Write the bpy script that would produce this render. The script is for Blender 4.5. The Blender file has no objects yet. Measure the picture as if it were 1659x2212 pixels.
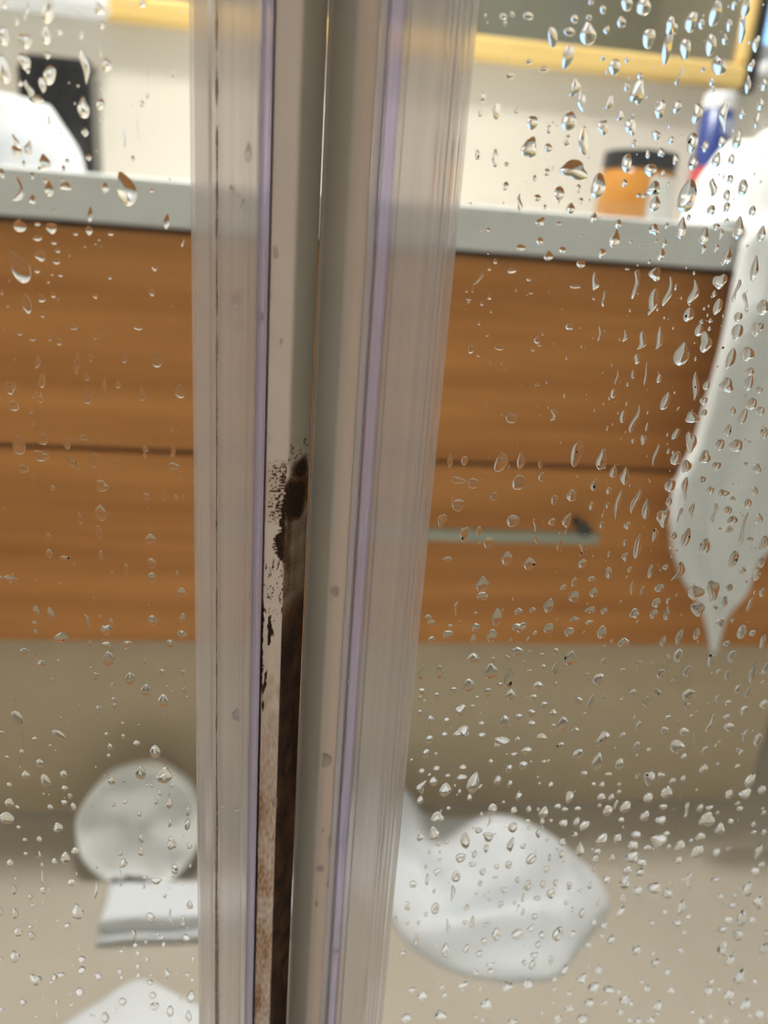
import bpy, bmesh, math, random
from mathutils import Matrix, Vector, noise

# ------------------------------------------------------------------ camera
F, CX, CY = 1661.0, 829.5, 1106.0          # pixels of the 1659 x 2212 frame
CAM = Vector((0, 0, 0.80))
dn = Vector((-363, -4870, -F)).normalized()  # plumb direction seen by the camera
AX = Vector((12770, -382, -F)).normalized()  # direction along the vanity
AZ = -dn
AX = (AX - AX.dot(AZ) * AZ).normalized()
AY = AZ.cross(AX)
scene = bpy.context.scene
col = scene.collection
cam_d = bpy.data.cameras.new('camera')
cam = bpy.data.objects.new('camera', cam_d)
col.objects.link(cam)
M = Matrix((AX, AY, AZ)).to_4x4()
M.translation = CAM
cam.matrix_world = M
cam_d.sensor_fit = 'HORIZONTAL'
cam_d.sensor_width = 36
cam_d.lens = 36 * F / 1659
cam_d.clip_start = 0.01
cam_d.dof.use_dof = True
cam_d.dof.focus_distance = 0.236
cam_d.dof.aperture_fstop = 10.0
scene.camera = cam

# ------------------------------------------------------------------ world, exposure
w = bpy.data.worlds.new('World')
scene.world = w
w.use_nodes = True
bg = w.node_tree.nodes['Background']
bg.inputs['Color'].default_value = (0.27, 0.50, 0.95, 1)
bg.inputs['Strength'].default_value = 2.2
vs = scene.view_settings
vs.view_transform = 'Standard'
vs.look = 'None'
vs.gamma = 1
vs.use_curve_mapping = False
vs.exposure = 0.53
scene.cycles.max_bounces = 8
scene.cycles.diffuse_bounces = 3
scene.cycles.glossy_bounces = 3
scene.cycles.transmission_bounces = 8
scene.cycles.transparent_max_bounces = 16
scene.cycles.use_adaptive_sampling = True
scene.cycles.adaptive_threshold = 0.04


def area(name, loc, rot, sx, sy, power, color):
    l = bpy.data.lights.new(name, 'AREA')
    l.shape = 'RECTANGLE'
    l.size, l.size_y = sx, sy
    l.energy = power
    l.color = color
    o = bpy.data.objects.new(name, l)
    o.location = loc
    o.rotation_euler = rot
    col.objects.link(o)
    return o


# daylight entering at the window on the back wall
area('window_daylight', (0.99, 1.47, 1.555), (math.radians(-90), 0, 0), 0.54, 0.86, 1.0, (1, 1, 1)).data.cycles.is_portal = True


# ------------------------------------------------------------------ helpers
def ray(px, py):
    v = Vector((px - CX, -(py - CY), -F))
    return Vector((v.dot(AX), v.dot(AY), v.dot(AZ)))


def on_y(px, py, y):
    r = ray(px, py)
    return CAM + r * (y / r.y)


def on_z(px, py, z):
    r = ray(px, py)
    return CAM + r * ((z - CAM.z) / r.z)


def obj(name, me, mat, parent=None, smooth=False):
    if isinstance(me, bmesh.types.BMesh):
        bmesh.ops.recalc_face_normals(me, faces=me.faces)
        m = bpy.data.meshes.new(name)
        me.to_mesh(m)
        me.free()
        me = m
    o = bpy.data.objects.new(name, me)
    col.objects.link(o)
    if mat is not None and not me.materials:
        me.materials.append(mat)
    if parent:
        o.parent = parent
    if smooth:
        for p in me.polygons:
            p.use_smooth = True
    return o


def empty(name, loc=(0, 0, 0)):
    o = bpy.data.objects.new(name, None)
    o.empty_display_size = 0.05
    col.objects.link(o)
    o.location = loc
    return o


def tag(o, label=None, cat=None, group=None, kind=None):
    if label: o['label'] = label
    if cat: o['category'] = cat
    if group: o['group'] = group
    if kind: o['kind'] = kind
    return o


def struct(o):
    o['kind'] = 'structure'
    return o


def box(bm, x0, x1, y0, y1, z0, z1, bevel=0.0, seg=2):
    r = bmesh.ops.create_cube(bm, size=1)
    vs_ = r['verts']
    for v in vs_:
        v.co = Vector(((x0 + x1) / 2 + v.co.x * (x1 - x0), (y0 + y1) / 2 + v.co.y * (y1 - y0), (z0 + z1) / 2 + v.co.z * (z1 - z0)))
    if bevel:
        es = list({e for v in vs_ for e in v.link_edges})
        bmesh.ops.bevel(bm, geom=es, offset=bevel, segments=seg, profile=0.5, affect='EDGES')
    return bm


def boxm(*a, **k):
    return box(bmesh.new(), *a, **k)


def prism(pts, z0, z1, zs=None):
    """closed plan outline [(x, y)...] drawn up the z axis"""
    bm = bmesh.new()
    zl = zs or [z0, z1]
    rows = [[bm.verts.new((x, y, z)) for x, y in pts] for z in zl]
    n = len(pts)
    for a, b in zip(rows, rows[1:]):
        for i in range(n):
            bm.faces.new((a[i], a[(i + 1) % n], b[(i + 1) % n], b[i]))
    bm.faces.new(rows[0][::-1])
    bm.faces.new(rows[-1])
    return bm


def lathe(bm, prof, c, seg=40, axis='z'):
    rows = []
    for r, h in prof:
        row = []
        for i in range(seg):
            a = 2 * math.pi * i / seg
            p = (r * math.cos(a), r * math.sin(a), h) if axis == 'z' else ((r * math.cos(a), h, r * math.sin(a)) if axis == 'y' else (h, r * math.cos(a), r * math.sin(a)))
            row.append(bm.verts.new(Vector(c) + Vector(p)))
        rows.append(row)
    for a, b in zip(rows, rows[1:]):
        for i in range(seg):
            bm.faces.new((a[i], a[(i + 1) % seg], b[(i + 1) % seg], b[i]))
    bm.faces.new(rows[0][::-1])
    bm.faces.new(rows[-1])
    return bm


# ------------------------------------------------------------------ materials
def new_mat(name):
    m = bpy.data.materials.new(name)
    m.use_nodes = True
    nt = m.node_tree
    return m, nt, nt.nodes, nt.links, nt.nodes['Principled BSDF'], nt.nodes['Material Output']


def plain(name, c, rough=0.6, metal=0.0, bump=0.0, bscale=60, var=0.0, vscale=8, spec=0.5, sheen=0.0):
    m, nt, N, L, P, O = new_mat(name)
    P.inputs['Base Color'].default_value = (*c, 1)
    P.inputs['Roughness'].default_value = rough
    P.inputs['Metallic'].default_value = metal
    P.inputs['Specular IOR Level'].default_value = spec
    if sheen:
        P.inputs['Sheen Weight'].default_value = sheen
    tc = N.new('ShaderNodeTexCoord')
    if var:
        n = N.new('ShaderNodeTexNoise'); n.inputs['Scale'].default_value = vscale; n.inputs['Detail'].default_value = 5
        L.new(tc.outputs['Object'], n.inputs['Vector'])
        r = N.new('ShaderNodeValToRGB')
        r.color_ramp.elements[0].position = 0.3
        r.color_ramp.elements[1].position = 0.7
        r.color_ramp.elements[0].color = (*[x * (1 - var) for x in c], 1)
        r.color_ramp.elements[1].color = (*[min(1, x * (1 + var)) for x in c], 1)
        L.new(n.outputs['Fac'], r.inputs['Fac'])
        L.new(r.outputs['Color'], P.inputs['Base Color'])
    if bump:
        n = N.new('ShaderNodeTexNoise'); n.inputs['Scale'].default_value = bscale; n.inputs['Detail'].default_value = 6
        L.new(tc.outputs['Object'], n.inputs['Vector'])
        b = N.new('ShaderNodeBump'); b.inputs['Strength'].default_value = bump; b.inputs['Distance'].default_value = 0.002
        L.new(n.outputs['Fac'], b.inputs['Height'])
        L.new(b.outputs['Normal'], P.inputs['Normal'])
    return m


def wood(name, ca, cb, sx, sy, sz, rough=0.4):
    m, nt, N, L, P, O = new_mat(name)
    tc = N.new('ShaderNodeTexCoord')
    mp = N.new('ShaderNodeMapping'); mp.inputs['Scale'].default_value = (sx, sy, sz)
    L.new(tc.outputs['Object'], mp.inputs['Vector'])
    n = N.new('ShaderNodeTexNoise'); n.inputs['Scale'].default_value = 1; n.inputs['Detail'].default_value = 7; n.inputs['Roughness'].default_value = 0.55; n.inputs['Distortion'].default_value = 0.3
    L.new(mp.outputs[0], n.inputs['Vector'])
    r = N.new('ShaderNodeValToRGB')
    r.color_ramp.elements[0].position = 0.28; r.color_ramp.elements[0].color = (*ca, 1)
    r.color_ramp.elements[1].position = 0.68; r.color_ramp.elements[1].color = (*cb, 1)
    L.new(n.outputs['Fac'], r.inputs['Fac'])
    L.new(r.outputs['Color'], P.inputs['Base Color'])
    P.inputs['Roughness'].default_value = rough
    P.inputs['Specular IOR Level'].default_value = 0.25
    return m


def facing(N, L, f0, normal=None):
    lw = N.new('ShaderNodeLayerWeight'); lw.inputs['Blend'].default_value = 0.5
    if normal: L.new(normal, lw.inputs['Normal'])
    p = N.new('ShaderNodeMath'); p.operation = 'POWER'; p.inputs[1].default_value = 5
    L.new(lw.outputs['Facing'], p.inputs[0])
    q = N.new('ShaderNodeMath'); q.operation = 'MULTIPLY_ADD'; q.inputs[1].default_value = 1 - f0; q.inputs[2].default_value = f0
    L.new(p.outputs[0], q.inputs[0])
    return q


def pane_mat(name, tint=(0.97, 0.985, 0.975)):
    """clear sheet glass: see-through body with a mirror-like share at grazing angles"""
    m, nt, N, L, P, O = new_mat(name)
    N.remove(P)
    t = N.new('ShaderNodeBsdfTransparent'); t.inputs['Color'].default_value = (*tint, 1)
    g = N.new('ShaderNodeBsdfGlossy'); g.inputs['Roughness'].default_value = 0.02
    fr = facing(N, L, 0.02)
    mx = N.new('ShaderNodeMixShader')
    L.new(fr.outputs[0], mx.inputs[0]); L.new(t.outputs[0], mx.inputs[1]); L.new(g.outputs[0], mx.inputs[2])
    L.new(mx.outputs[0], O.inputs['Surface'])
    return m


def water_mat():
    m, nt, N, L, P, O = new_mat('water')
    N.remove(P)
    g = N.new('ShaderNodeBsdfGlass'); g.inputs['IOR'].default_value = 1.333; g.inputs['Roughness'].default_value = 0.0
    L.new(g.outputs[0], O.inputs['Surface'])
    return m


def vinyl_mat(name, c, diff=0.35, trans=0.3, rough=0.3, streak=True):
    """hazy clear plastic drawn along its length"""
    m, nt, N, L, P, O = new_mat(name)
    N.remove(P)
    tc = N.new('ShaderNodeTexCoord')
    mp = N.new('ShaderNodeMapping'); mp.inputs['Scale'].default_value = (900, 900, 1.5)
    L.new(tc.outputs['Object'], mp.inputs['Vector'])
    n = N.new('ShaderNodeTexNoise'); n.inputs['Scale'].default_value = 1; n.inputs['Detail'].default_value = 3
    L.new(mp.outputs[0], n.inputs['Vector'])
    b = N.new('ShaderNodeBump'); b.inputs['Strength'].default_value = 0.12; b.inputs['Distance'].default_value = 0.0004
    L.new(n.outputs['Fac'], b.inputs['Height'])
    r = N.new('ShaderNodeValToRGB')
    r.color_ramp.elements[0].position = 0.3; r.color_ramp.elements[0].color = (*[x * 0.95 for x in c], 1)
    r.color_ramp.elements[1].position = 0.7; r.color_ramp.elements[1].color = (*[min(1, x * 1.03) for x in c], 1)
    L.new(n.outputs['Fac'], r.inputs['Fac'])
    d = N.new('ShaderNodeBsdfDiffuse'); t = N.new('ShaderNodeBsdfTranslucent'); f = N.new('ShaderNodeBsdfRefraction')
    g = N.new('ShaderNodeBsdfGlossy'); g.inputs['Roughness'].default_value = 0.14
    f.inputs['Roughness'].default_value = rough; f.inputs['IOR'].default_value = 1.14
    for s in (d, t, f): L.new(r.outputs['Color'], s.inputs['Color'])
    for s in (d, g): L.new(b.outputs['Normal'], s.inputs['Normal'])
    m1 = N.new('ShaderNodeMixShader'); m1.inputs[0].default_value = trans / max(1e-4, diff + trans)
    L.new(d.outputs[0], m1.inputs[1]); L.new(t.outputs[0], m1.inputs[2])
    m2 = N.new('ShaderNodeMixShader'); m2.inputs[0].default_value = 1 - diff - trans
    L.new(m1.outputs[0], m2.inputs[1]); L.new(f.outputs[0], m2.inputs[2])
    fr = facing(N, L, 0.07, b.outputs['Normal'])
    m3 = N.new('ShaderNodeMixShader')
    L.new(fr.outputs[0], m3.inputs[0]); L.new(m2.outputs[0], m3.inputs[1]); L.new(g.outputs[0], m3.inputs[2])
    L.new(m3.outputs[0], O.inputs['Surface'])
    return m


def mold_mat():
    """cream plastic with black mould and brown stains; where they grow comes from two mesh attributes"""
    m, nt, N, L, P, O = new_mat('mouldy_plastic')
    a1 = N.new('ShaderNodeAttribute'); a1.attribute_name = 'mould'
    a2 = N.new('ShaderNodeAttribute'); a2.attribute_name = 'stain'
    tc = N.new('ShaderNodeTexCoord')
    n = N.new('ShaderNodeTexNoise'); n.inputs['Scale'].default_value = 1500; n.inputs['Detail'].default_value = 6; n.inputs['Roughness'].default_value = 0.65
    L.new(tc.outputs['Object'], n.inputs['Vector'])
    k = N.new('ShaderNodeMath'); k.operation = 'MULTIPLY_ADD'; k.inputs[1].default_value = 1.0; k.inputs[2].default_value = 0.5
    L.new(n.outputs['Fac'], k.inputs[0])
    rm = N.new('ShaderNodeMath'); rm.operation = 'MULTIPLY'; rm.use_clamp = True
    L.new(k.outputs[0], rm.inputs[0]); L.new(a1.outputs['Fac'], rm.inputs[1])
    base = N.new('ShaderNodeMix'); base.data_type = 'RGBA'
    a3 = N.new('ShaderNodeAttribute'); a3.attribute_name = 'core_shade'
    core_shade = N.new('ShaderNodeMix'); core_shade.data_type = 'RGBA'
    core_shade.inputs['A'].default_value = (0.84, 0.69, 0.60, 1)
    core_shade.inputs['B'].default_value = (0.50, 0.45, 0.37, 1)  # olive of the magnet, with groove shade put into the colour
    L.new(a3.outputs['Fac'], core_shade.inputs['Factor'])
    L.new(core_shade.outputs['Result'], base.inputs['A'])
    base.inputs['B'].default_value = (0.40, 0.21, 0.10, 1)
    L.new(a2.outputs['Fac'], base.inputs['Factor'])
    mx = N.new('ShaderNodeMix'); mx.data_type = 'RGBA'
    mx.inputs['B'].default_value = (0.030, 0.016, 0.011, 1)
    L.new(rm.outputs[0], mx.inputs['Factor']); L.new(base.outputs['Result'], mx.inputs['A'])
    L.new(mx.outputs['Result'], P.inputs['Base Color'])
    P.inputs['Roughness'].default_value = 0.5
    P.inputs['Specular IOR Level'].default_value = 0.1
    b = N.new('ShaderNodeBump'); b.inputs['Strength'].default_value = 0.35; b.inputs['Distance'].default_value = 0.0004
    L.new(rm.outputs[0], b.inputs['Height']); L.new(b.outputs['Normal'], P.inputs['Normal'])
    return m


def floor_mat():
    m, nt, N, L, P, O = new_mat('floor_vinyl')
    tc = N.new('ShaderNodeTexCoord')
    n = N.new('ShaderNodeTexNoise'); n.inputs['Scale'].default_value = 3.5; n.inputs['Detail'].default_value = 4
    L.new(tc.outputs['Object'], n.inputs['Vector'])
    r = N.new('ShaderNodeValToRGB')
    r.color_ramp.elements[0].position = 0.35; r.color_ramp.elements[0].color = (0.42, 0.37, 0.295, 1)
    r.color_ramp.elements[1].position = 0.65; r.color_ramp.elements[1].color = (0.46, 0.41, 0.33, 1)
    L.new(n.outputs['Fac'], r.inputs['Fac']); L.new(r.outputs['Color'], P.inputs['Base Color'])
    P.inputs['Roughness'].default_value = 0.4
    return m


MAT = dict(
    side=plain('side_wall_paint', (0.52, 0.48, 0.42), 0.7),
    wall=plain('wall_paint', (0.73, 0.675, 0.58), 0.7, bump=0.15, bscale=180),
    shower=plain('shower_wall_panel', (0.38, 0.37, 0.31), 0.45),
    ceil=plain('ceiling_paint', (0.80, 0.78, 0.72), 0.8),
    floor=floor_mat(),
    bounce=plain('added_bounce_panel', (0.50, 0.485, 0.46), 0.35),
    tray=plain('shower_tray', (0.8, 0.8, 0.78), 0.35),
    plinth=plain('plinth_laminate', (0.68, 0.54, 0.36), 0.5),
    wood=wood('drawer_wood', (0.50, 0.185, 0.040), (0.74, 0.315, 0.080), 1.6, 1.6, 30, 0.5),
    woodc=wood('cabinet_wood', (0.25, 0.10, 0.03), (0.36, 0.15, 0.045), 2.2, 2.2, 42, 0.5),
    counter=plain('counter_laminate', (0.84, 0.85, 0.84), 0.4, var=0.03, vscale=30),
    frame=wood('mirror_frame_pine', (0.72, 0.48, 0.16), (0.86, 0.62, 0.24), 3, 30, 30, 0.35),
    mirror=plain('mirror_silver', (0.63, 0.58, 0.48), 0.02, metal=1.0),
    metal=plain('handle_steel', (0.42, 0.42, 0.34), 0.35, metal=1.0),
    darkmetal=plain('dark_post', (0.06, 0.055, 0.045), 0.5),
    towel=plain('white_terry', (0.73, 0.75, 0.78), 0.95, bump=0.6, bscale=420, sheen=0.3),
    towel_grey=plain('white_cotton', (0.92, 0.92, 0.91), 0.95, bump=0.5, bscale=420, sheen=0.2),
    black=plain('black_gloss', (0.006, 0.006, 0.009), 0.25),
    white=plain('white_gloss', (0.85, 0.85, 0.87), 0.35),
    amber=plain('amber_glass', (0.45, 0.19, 0.03), 0.15),
    blacklid=plain('black_lid', (0.010, 0.010, 0.012), 0.4),
    label=plain('paper_label', (0.62, 0.61, 0.56), 0.6),
    blue=plain('blue_tube', (0.02, 0.045, 0.22), 0.3),
    red=plain('red_print', (0.6, 0.09, 0.09), 0.4),
    greyprint=plain('pale_print', (0.36, 0.40, 0.50), 0.5),
    darkframe=plain('dark_curtain_rod', (0.02, 0.018, 0.016), 0.5),
    glass=pane_mat('door_glass'),
    winglass=pane_mat('window_glass'),
    water=water_mat(),
    vinyl=vinyl_mat('clear_vinyl', (0.97, 0.94, 0.93), 0.13, 0.06, 0.20),
    lav=vinyl_mat('lavender_vinyl', (0.84, 0.79, 0.93), 0.30, 0.20, 0.2),
    palelav=vinyl_mat('pale_vinyl', (0.90, 0.84, 0.84), 0.45, 0.25, 0.3),
    mould=mold_mat(),
    grime=plain('brown_grime', (0.36, 0.28, 0.24), 0.8, var=0.35, vscale=900),
    blackgrime=plain('black_grime', (0.02, 0.012, 0.01), 0.8),
    lampshade=None,
)


def emit(name, c, s):
    m, nt, N, L, P, O = new_mat(name)
    P.inputs['Base Color'].default_value = (*c, 1)
    P.inputs['Emission Color'].default_value = (*c, 1)
    P.inputs['Emission Strength'].default_value = s
    return m


# ------------------------------------------------------------------ room shell
RX0, RX1, RY0, RY1, RZ = -0.95, 1.45, -0.80, 1.35, 2.35
YD = 0.215          # camera-side face of the shower glass
WX0, WX1, WZ0, WZ1 = 0.740, 1.24, 1.130, 1.98   # window opening in the back wall

struct(obj('floor', boxm(RX0 - .1, RX1 + .1, RY0 - .1, RY1 + .1, -0.1, 0), MAT['floor']))
struct(obj('ceiling', boxm(RX0 - .1, RX1 + .1, RY0 - .1, RY1 + .1, RZ, RZ + .1), MAT['ceil']))
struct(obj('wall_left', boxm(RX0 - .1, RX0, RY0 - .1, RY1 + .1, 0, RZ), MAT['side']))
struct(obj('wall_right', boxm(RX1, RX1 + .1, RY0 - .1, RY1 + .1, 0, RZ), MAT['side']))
struct(obj('wall_front', boxm(RX0, RX1, RY0 - .1, RY0, 0, RZ), MAT['shower']))
b = bmesh.new()
box(b, RX0, WX0, RY1, RY1 + .1, 0, RZ)
box(b, WX1, RX1, RY1, RY1 + .1, 0, RZ)
box(b, WX0, WX1, RY1, RY1 + .1, 0, WZ0)
box(b, WX0, WX1, RY1, RY1 + .1, WZ1, RZ)
struct(obj('wall_back', b, MAT['wall']))
b = bmesh.new()
for (x0, x1, z0, z1) in ((WX0, WX0 + .012, WZ0, WZ1), (WX1 - .035, WX1, WZ0, WZ1), (WX0, WX1, WZ0, WZ0 + .035), (WX0, WX1, WZ1 - .035, WZ1), ((WX0 + WX1) / 2 - .012, (WX0 + WX1) / 2 + .012, WZ0, WZ1)):
    box(b, x0, x1, RY1 + .02, RY1 + .07, z0, z1, 0.003)
win = struct(obj('window_1', b, MAT['white']))
obj('window_pane', boxm(WX0 + .010, WX1 - .03, RY1 + .042, RY1 + .047, WZ0 + .03, WZ1 - .03), MAT['winglass'], win)
obj('window_casing', boxm(WX0 - .018, WX0, RY1 - .016, RY1 + .02, WZ0 - .045, WZ1 + .02, .002), MAT['darkframe'], win)
obj('window_sill', boxm(WX0 + .001, WX1 + .03, RY1 - .03, RY1 + .02, WZ0 - .02, WZ0, 0.004), MAT['white'], win)
# unseen panels added along the lower shower walls to bounce light forward
b = bmesh.new()
box(b, RX0 + .001, RX1 - .001, RY0, RY0 + .012, 0.06, 1.38)
box(b, RX0, RX0 + .012, RY0 + .012, YD - .04, 0.06, 1.38)
box(b, RX1 - .012, RX1, RY0 + .012, YD - .04, 0.06, 1.38)
struct(obj('bounce_panels', b, MAT['bounce']))
# shower threshold and tray
struct(obj('trim_3', boxm(RX0, RX1, RY0, YD - .036, 0, 0.04), MAT['tray']))
struct(obj('trim_1', boxm(RX0, RX1, YD - .035, YD + .045, 0, 0.06, 0.006), MAT['tray']))

# ceiling lamp between shower and vanity
lamp = empty('ceiling_lamp', (-0.06, 0.95, RZ))
tag(lamp, 'round white ceiling lamp above the vanity counter', 'lamp')
o = obj('lamp_base', lathe(bmesh.new(), [(0.085, 0), (0.085, -0.018), (0.07, -0.022)], (0, 0, 0)), MAT['white'], lamp)
o = obj('lamp_shade', lathe(bmesh.new(), [(0.070, -0.018), (0.075, -0.035), (0.066, -0.055), (0.04, -0.070), (0.008, -0.075)], (0, 0, 0)), emit('lit_opal_glass', (0.99, 0.98, 0.97), 430.0), lamp, True)

# ------------------------------------------------------------------ vanity
VX0, VX1 = -0.80, 0.78
VF = 0.915           # drawer face plane
van = empty('vanity_cabinet', (0, 1.1, 0))
tag(van, 'wide wooden vanity cabinet with two drawers under a pale counter', 'cabinet')


def part(name, bm, mat, parent, smooth=False):
    o_ = obj(name, bm, mat, parent, smooth)
    o_.matrix_parent_inverse = Matrix.Translation(parent.matrix_basis.translation).inverted() if parent.type == 'EMPTY' else Matrix()
    return o_


part('body', boxm(VX0, VX1, VF + .021, RY1 - .004, 0.292, 0.806), MAT['woodc'], van)
part('plinth', boxm(VX0 + .02, VX1 - .02, 0.955, RY1 - .004, 0.0, 0.292), MAT['plinth'], van)
d1 = part('drawer_front', boxm(VX0 + .004, VX1 - .004, VF, VF + .02, 0.5555, 0.800, 0.003, 3), MAT['wood'], van)
d2 = part('drawer_front', boxm(VX0 + .004, VX1 - .004, VF, VF + .02, 0.298, 0.5505, 0.003, 3), MAT['wood'], van)
# bar handle on the lower drawer
hz = 0.469
hx0, hx1 = -0.06, 0.402
hb = bmesh.new()
box(hb, hx0, hx1, VF - .034, VF - .024, hz - .008, hz + .008, 0.002)
h = part('handle', hb, MAT['metal'], d2)
h['label'] = 'brushed steel bar handle'
for x in (hx0 + .022, hx1 - .022):
    part('handle_post', lathe(bmesh.new(), [(0.007, -0.040), (0.0085, -0.038), (0.0085, -0.022), (0.006, -0.02), (0.006, 0.0)], (x, VF, hz + .013), 20, 'y'), MAT['darkmetal'], d2)

ct = obj('countertop', boxm(-0.83, VX1 + .03, 0.88, RY1 - .002, 0.806, 0.853, 0.003, 3), MAT['counter'])
tag(ct, 'pale grey countertop slab lying on the wooden vanity', 'countertop')

# ------------------------------------------------------------------ mirror on the back wall
mx0, mx1, mz0, mz1 = -0.285, 0.719, 1.088, 1.90
mir = empty('wall_mirror', (0.2, RY1, mz0))
tag(mir, 'wide mirror in a yellow pine frame above the vanity', 'mirror')
fw = 0.034
fy0 = RY1 - .022
part('mirror_glass', boxm(mx0 + fw - .006, mx1 - .014, RY1 - .010, RY1 - .001, mz0 + fw - .006, mz1 - fw + .006), MAT['mirror'], mir)
for (x0, x1, z0, z1) in ((mx0, mx1, mz0, mz0 + fw), (mx0, mx1, mz1 - fw, mz1), (mx0, mx0 + fw, mz0 + fw, mz1 - fw), (mx1 - .018, mx1, mz0 + fw, mz1 - fw)):
    part('frame_rail', boxm(x0, x1, fy0, RY1, z0, z1, 0.006, 3), MAT['frame'], mir)

# white ledge on the wall beside the mirror
p0 = on_y(225, 24, RY1 - .06)
led = obj('wall_shelf', boxm(-0.60, p0.x, RY1 - .06, RY1, p0.z, p0.z + .05, 0.006, 3), MAT['white'])
tag(led, 'white painted shelf on the wall beside the pine mirror', 'shelf')

# ------------------------------------------------------------------ things on the counter
CT = 0.853
# black box
yb = 1.16
a = on_y(30, 118, yb); c = on_y(192, 128, yb)
bb = empty('black_box', ((a.x + c.x) / 2, yb + .03, CT))
tag(bb, 'glossy black upright box standing behind a white towel', 'box')
part('case', boxm(a.x, c.x, yb, yb + .06, CT, a.z - .006, 0.008, 3), MAT['black'], bb)
part('lid', boxm(a.x + .012, c.x - .001, yb + .001, yb + .058, a.z - .007, a.z + .004, 0.004, 3), MAT['black'], bb)

# amber jar
yj = 1.12
a = on_y(1338, 330, yj); c = on_y(1500, 340, yj)
r = (c.x - a.x) / 2
jc = ((a.x + c.x) / 2, yj + r, CT)
jar = empty('amber_jar', jc)
tag(jar, 'amber jar with a black screw lid and pale label', 'jar')
zt = on_y(1420, 322, yj).z
zl = on_y(1420, 362, yj).z
part('jar_body', lathe(bmesh.new(), [(r * .9, 0.0), (r * .98, .003), (r * .98, zl - CT - .006), (r * .86, zl - CT)], jc), MAT['amber'], jar, True)
part('lid', lathe(bmesh.new(), [(r * .93, zl - CT - .001), (r * .95, zl - CT + .001), (r * .95, zt - CT - .002), (r * .90, zt - CT)], jc), MAT['blacklid'], jar)
lb = bmesh.new()
rows = []
for z in (CT + .006, zl - .010):
    rows.append([[lb.verts.new((jc[0] + rr * math.cos(t), jc[1] + rr * math.sin(t), z)) for t in [math.radians(-92 + 7 * i) for i in range(27)]] for rr in (r * .984, r * .992)])
for k in range(26):
    lb.faces.new((rows[0][1][k], rows[0][1][k + 1], rows[1][1][k + 1], rows[1][1][k]))
    lb.faces.new((rows[0][0][k], rows[1][0][k], rows[1][0][k + 1], rows[0][0][k + 1]))
part('label', lb, MAT['label'], jar, True)

# blue tube with a white cap
yt = 1.20
a = on_y(1543, 230, yt); c = on_y(1608, 236, yt)
r = (c.x - a.x) / 2
tcx = ((a.x + c.x) / 2 - .004, yt + r, CT)
tube = empty('blue_tube', tcx)
tag(tube, 'dark blue tube with white cap standing behind white towel', 'tube')
zc = on_y(1575, 232, yt).z
zt = on_y(1575, 196, yt).z
part('tube_body', lathe(bmesh.new(), [(r * .9, 0), (r, .003), (r, zc - CT - .003), (r * .8, zc - CT)], tcx), MAT['blue'], tube, True)
part('cap', lathe(bmesh.new(), [(r * .96, zc - CT - .001), (r, zc - CT + .002), (r * .97, zt - CT - .003), (r * .85, zt - CT)], tcx), MAT['white'], tube)
part('red_band', lathe(bmesh.new(), [(r * 1.01, .02), (r * 1.012, .022), (r * 1.012, .098), (r * 1.01, .10)], tcx), MAT['red'], tube)
part('printed_panel', boxm(tcx[0] - .001, tcx[0] + r * .75, tcx[1] - r * 1.02, tcx[1] - r * .5, CT + .145, CT + .165, .001), MAT['greyprint'], tube)


# ------------------------------------------------------------------ towels
def smooth01(t):
    t = max(0, min(1, t))
    return t * t * (3 - 2 * t)


def mound(bm, outline, zbase, hfun, rings=26, edge=0.012):
    """cloth heap: outline in plan, hfun(x, y, r) gives the height, r = 0 in the middle .. 1 at the hem"""
    n = len(outline)
    cx = sum(p[0] for p in outline) / n
    cy = sum(p[1] for p in outline) / n
    top = []
    for k in range(1, rings + 1):
        t = k / rings
        row = []
        for (x, y) in outline:
            X_, Y_ = cx + (x - cx) * t, cy + (y - cy) * t
            row.append(bm.verts.new((X_, Y_, zbase + max(0.002, hfun(X_, Y_, t)))))
        top.append(row)
    cv = bm.verts.new((cx, cy, zbase + hfun(cx, cy, 0)))
    for i in range(n):
        bm.faces.new((cv, top[0][i], top[0][(i + 1) % n]))
    for a_, b_ in zip(top, top[1:]):
        for i in range(n):
            bm.faces.new((a_[i], b_[i], b_[(i + 1) % n], a_[(i + 1) % n]))
    bot = [bm.verts.new((x, y, zbase + .0005)) for x, y in outline]
    for i in range(n):
        bm.faces.new((top[-1][i], bot[i], bot[(i + 1) % n], top[-1][(i + 1) % n]))
    bm.faces.new(bot[::-1])
    return bm


def spline_loop(pts, n=96):
    out = []
    m_ = len(pts)
    for i in range(n):
        t = i / n * m_
        k = int(t); u = t - k
        p0_, p1_, p2_, p3_ = [Vector((*pts[(k + j - 1) % m_], 0)) for j in range(4)]
        q = 0.5 * ((2 * p1_) + (-p0_ + p2_) * u + (2 * p0_ - 5 * p1_ + 4 * p2_ - p3_) * u * u + (-p0_ + 3 * p1_ - 3 * p2_ + p3_) * u ** 3)
        out.append((q.x, q.y))
    return out


def gauss(x, y, cx, cy, sx, sy, rot=0):
    dx, dy = x - cx, y - cy
    c_, s_ = math.cos(rot), math.sin(rot)
    u, v = dx * c_ + dy * s_, -dx * s_ + dy * c_
    return math.exp(-(u / sx) ** 2 - (v / sy) ** 2)


def fold(x, y, s=14, seed=0.0):
    return noise.noise(Vector((x * s, y * s, seed))) + 0.5 * noise.noise(Vector((x * s * 2.1, y * s * 2.1, seed + 3)))


# crumpled towel on the floor before the drawer handle
fl = [on_z(*p, 0) for p in ((835, 1985), (880, 2040), (960, 2092), (1090, 2122), (1200, 2112), (1245, 2060), (1302, 1985), (1312, 1935))]
out = [(p.x, p.y) for p in fl] + [(0.43, 0.83), (0.36, 0.90), (0.25, 0.92), (0.15, 0.93), (0.09, 0.90), (0.08, 0.82)]
lobe = []


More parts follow.
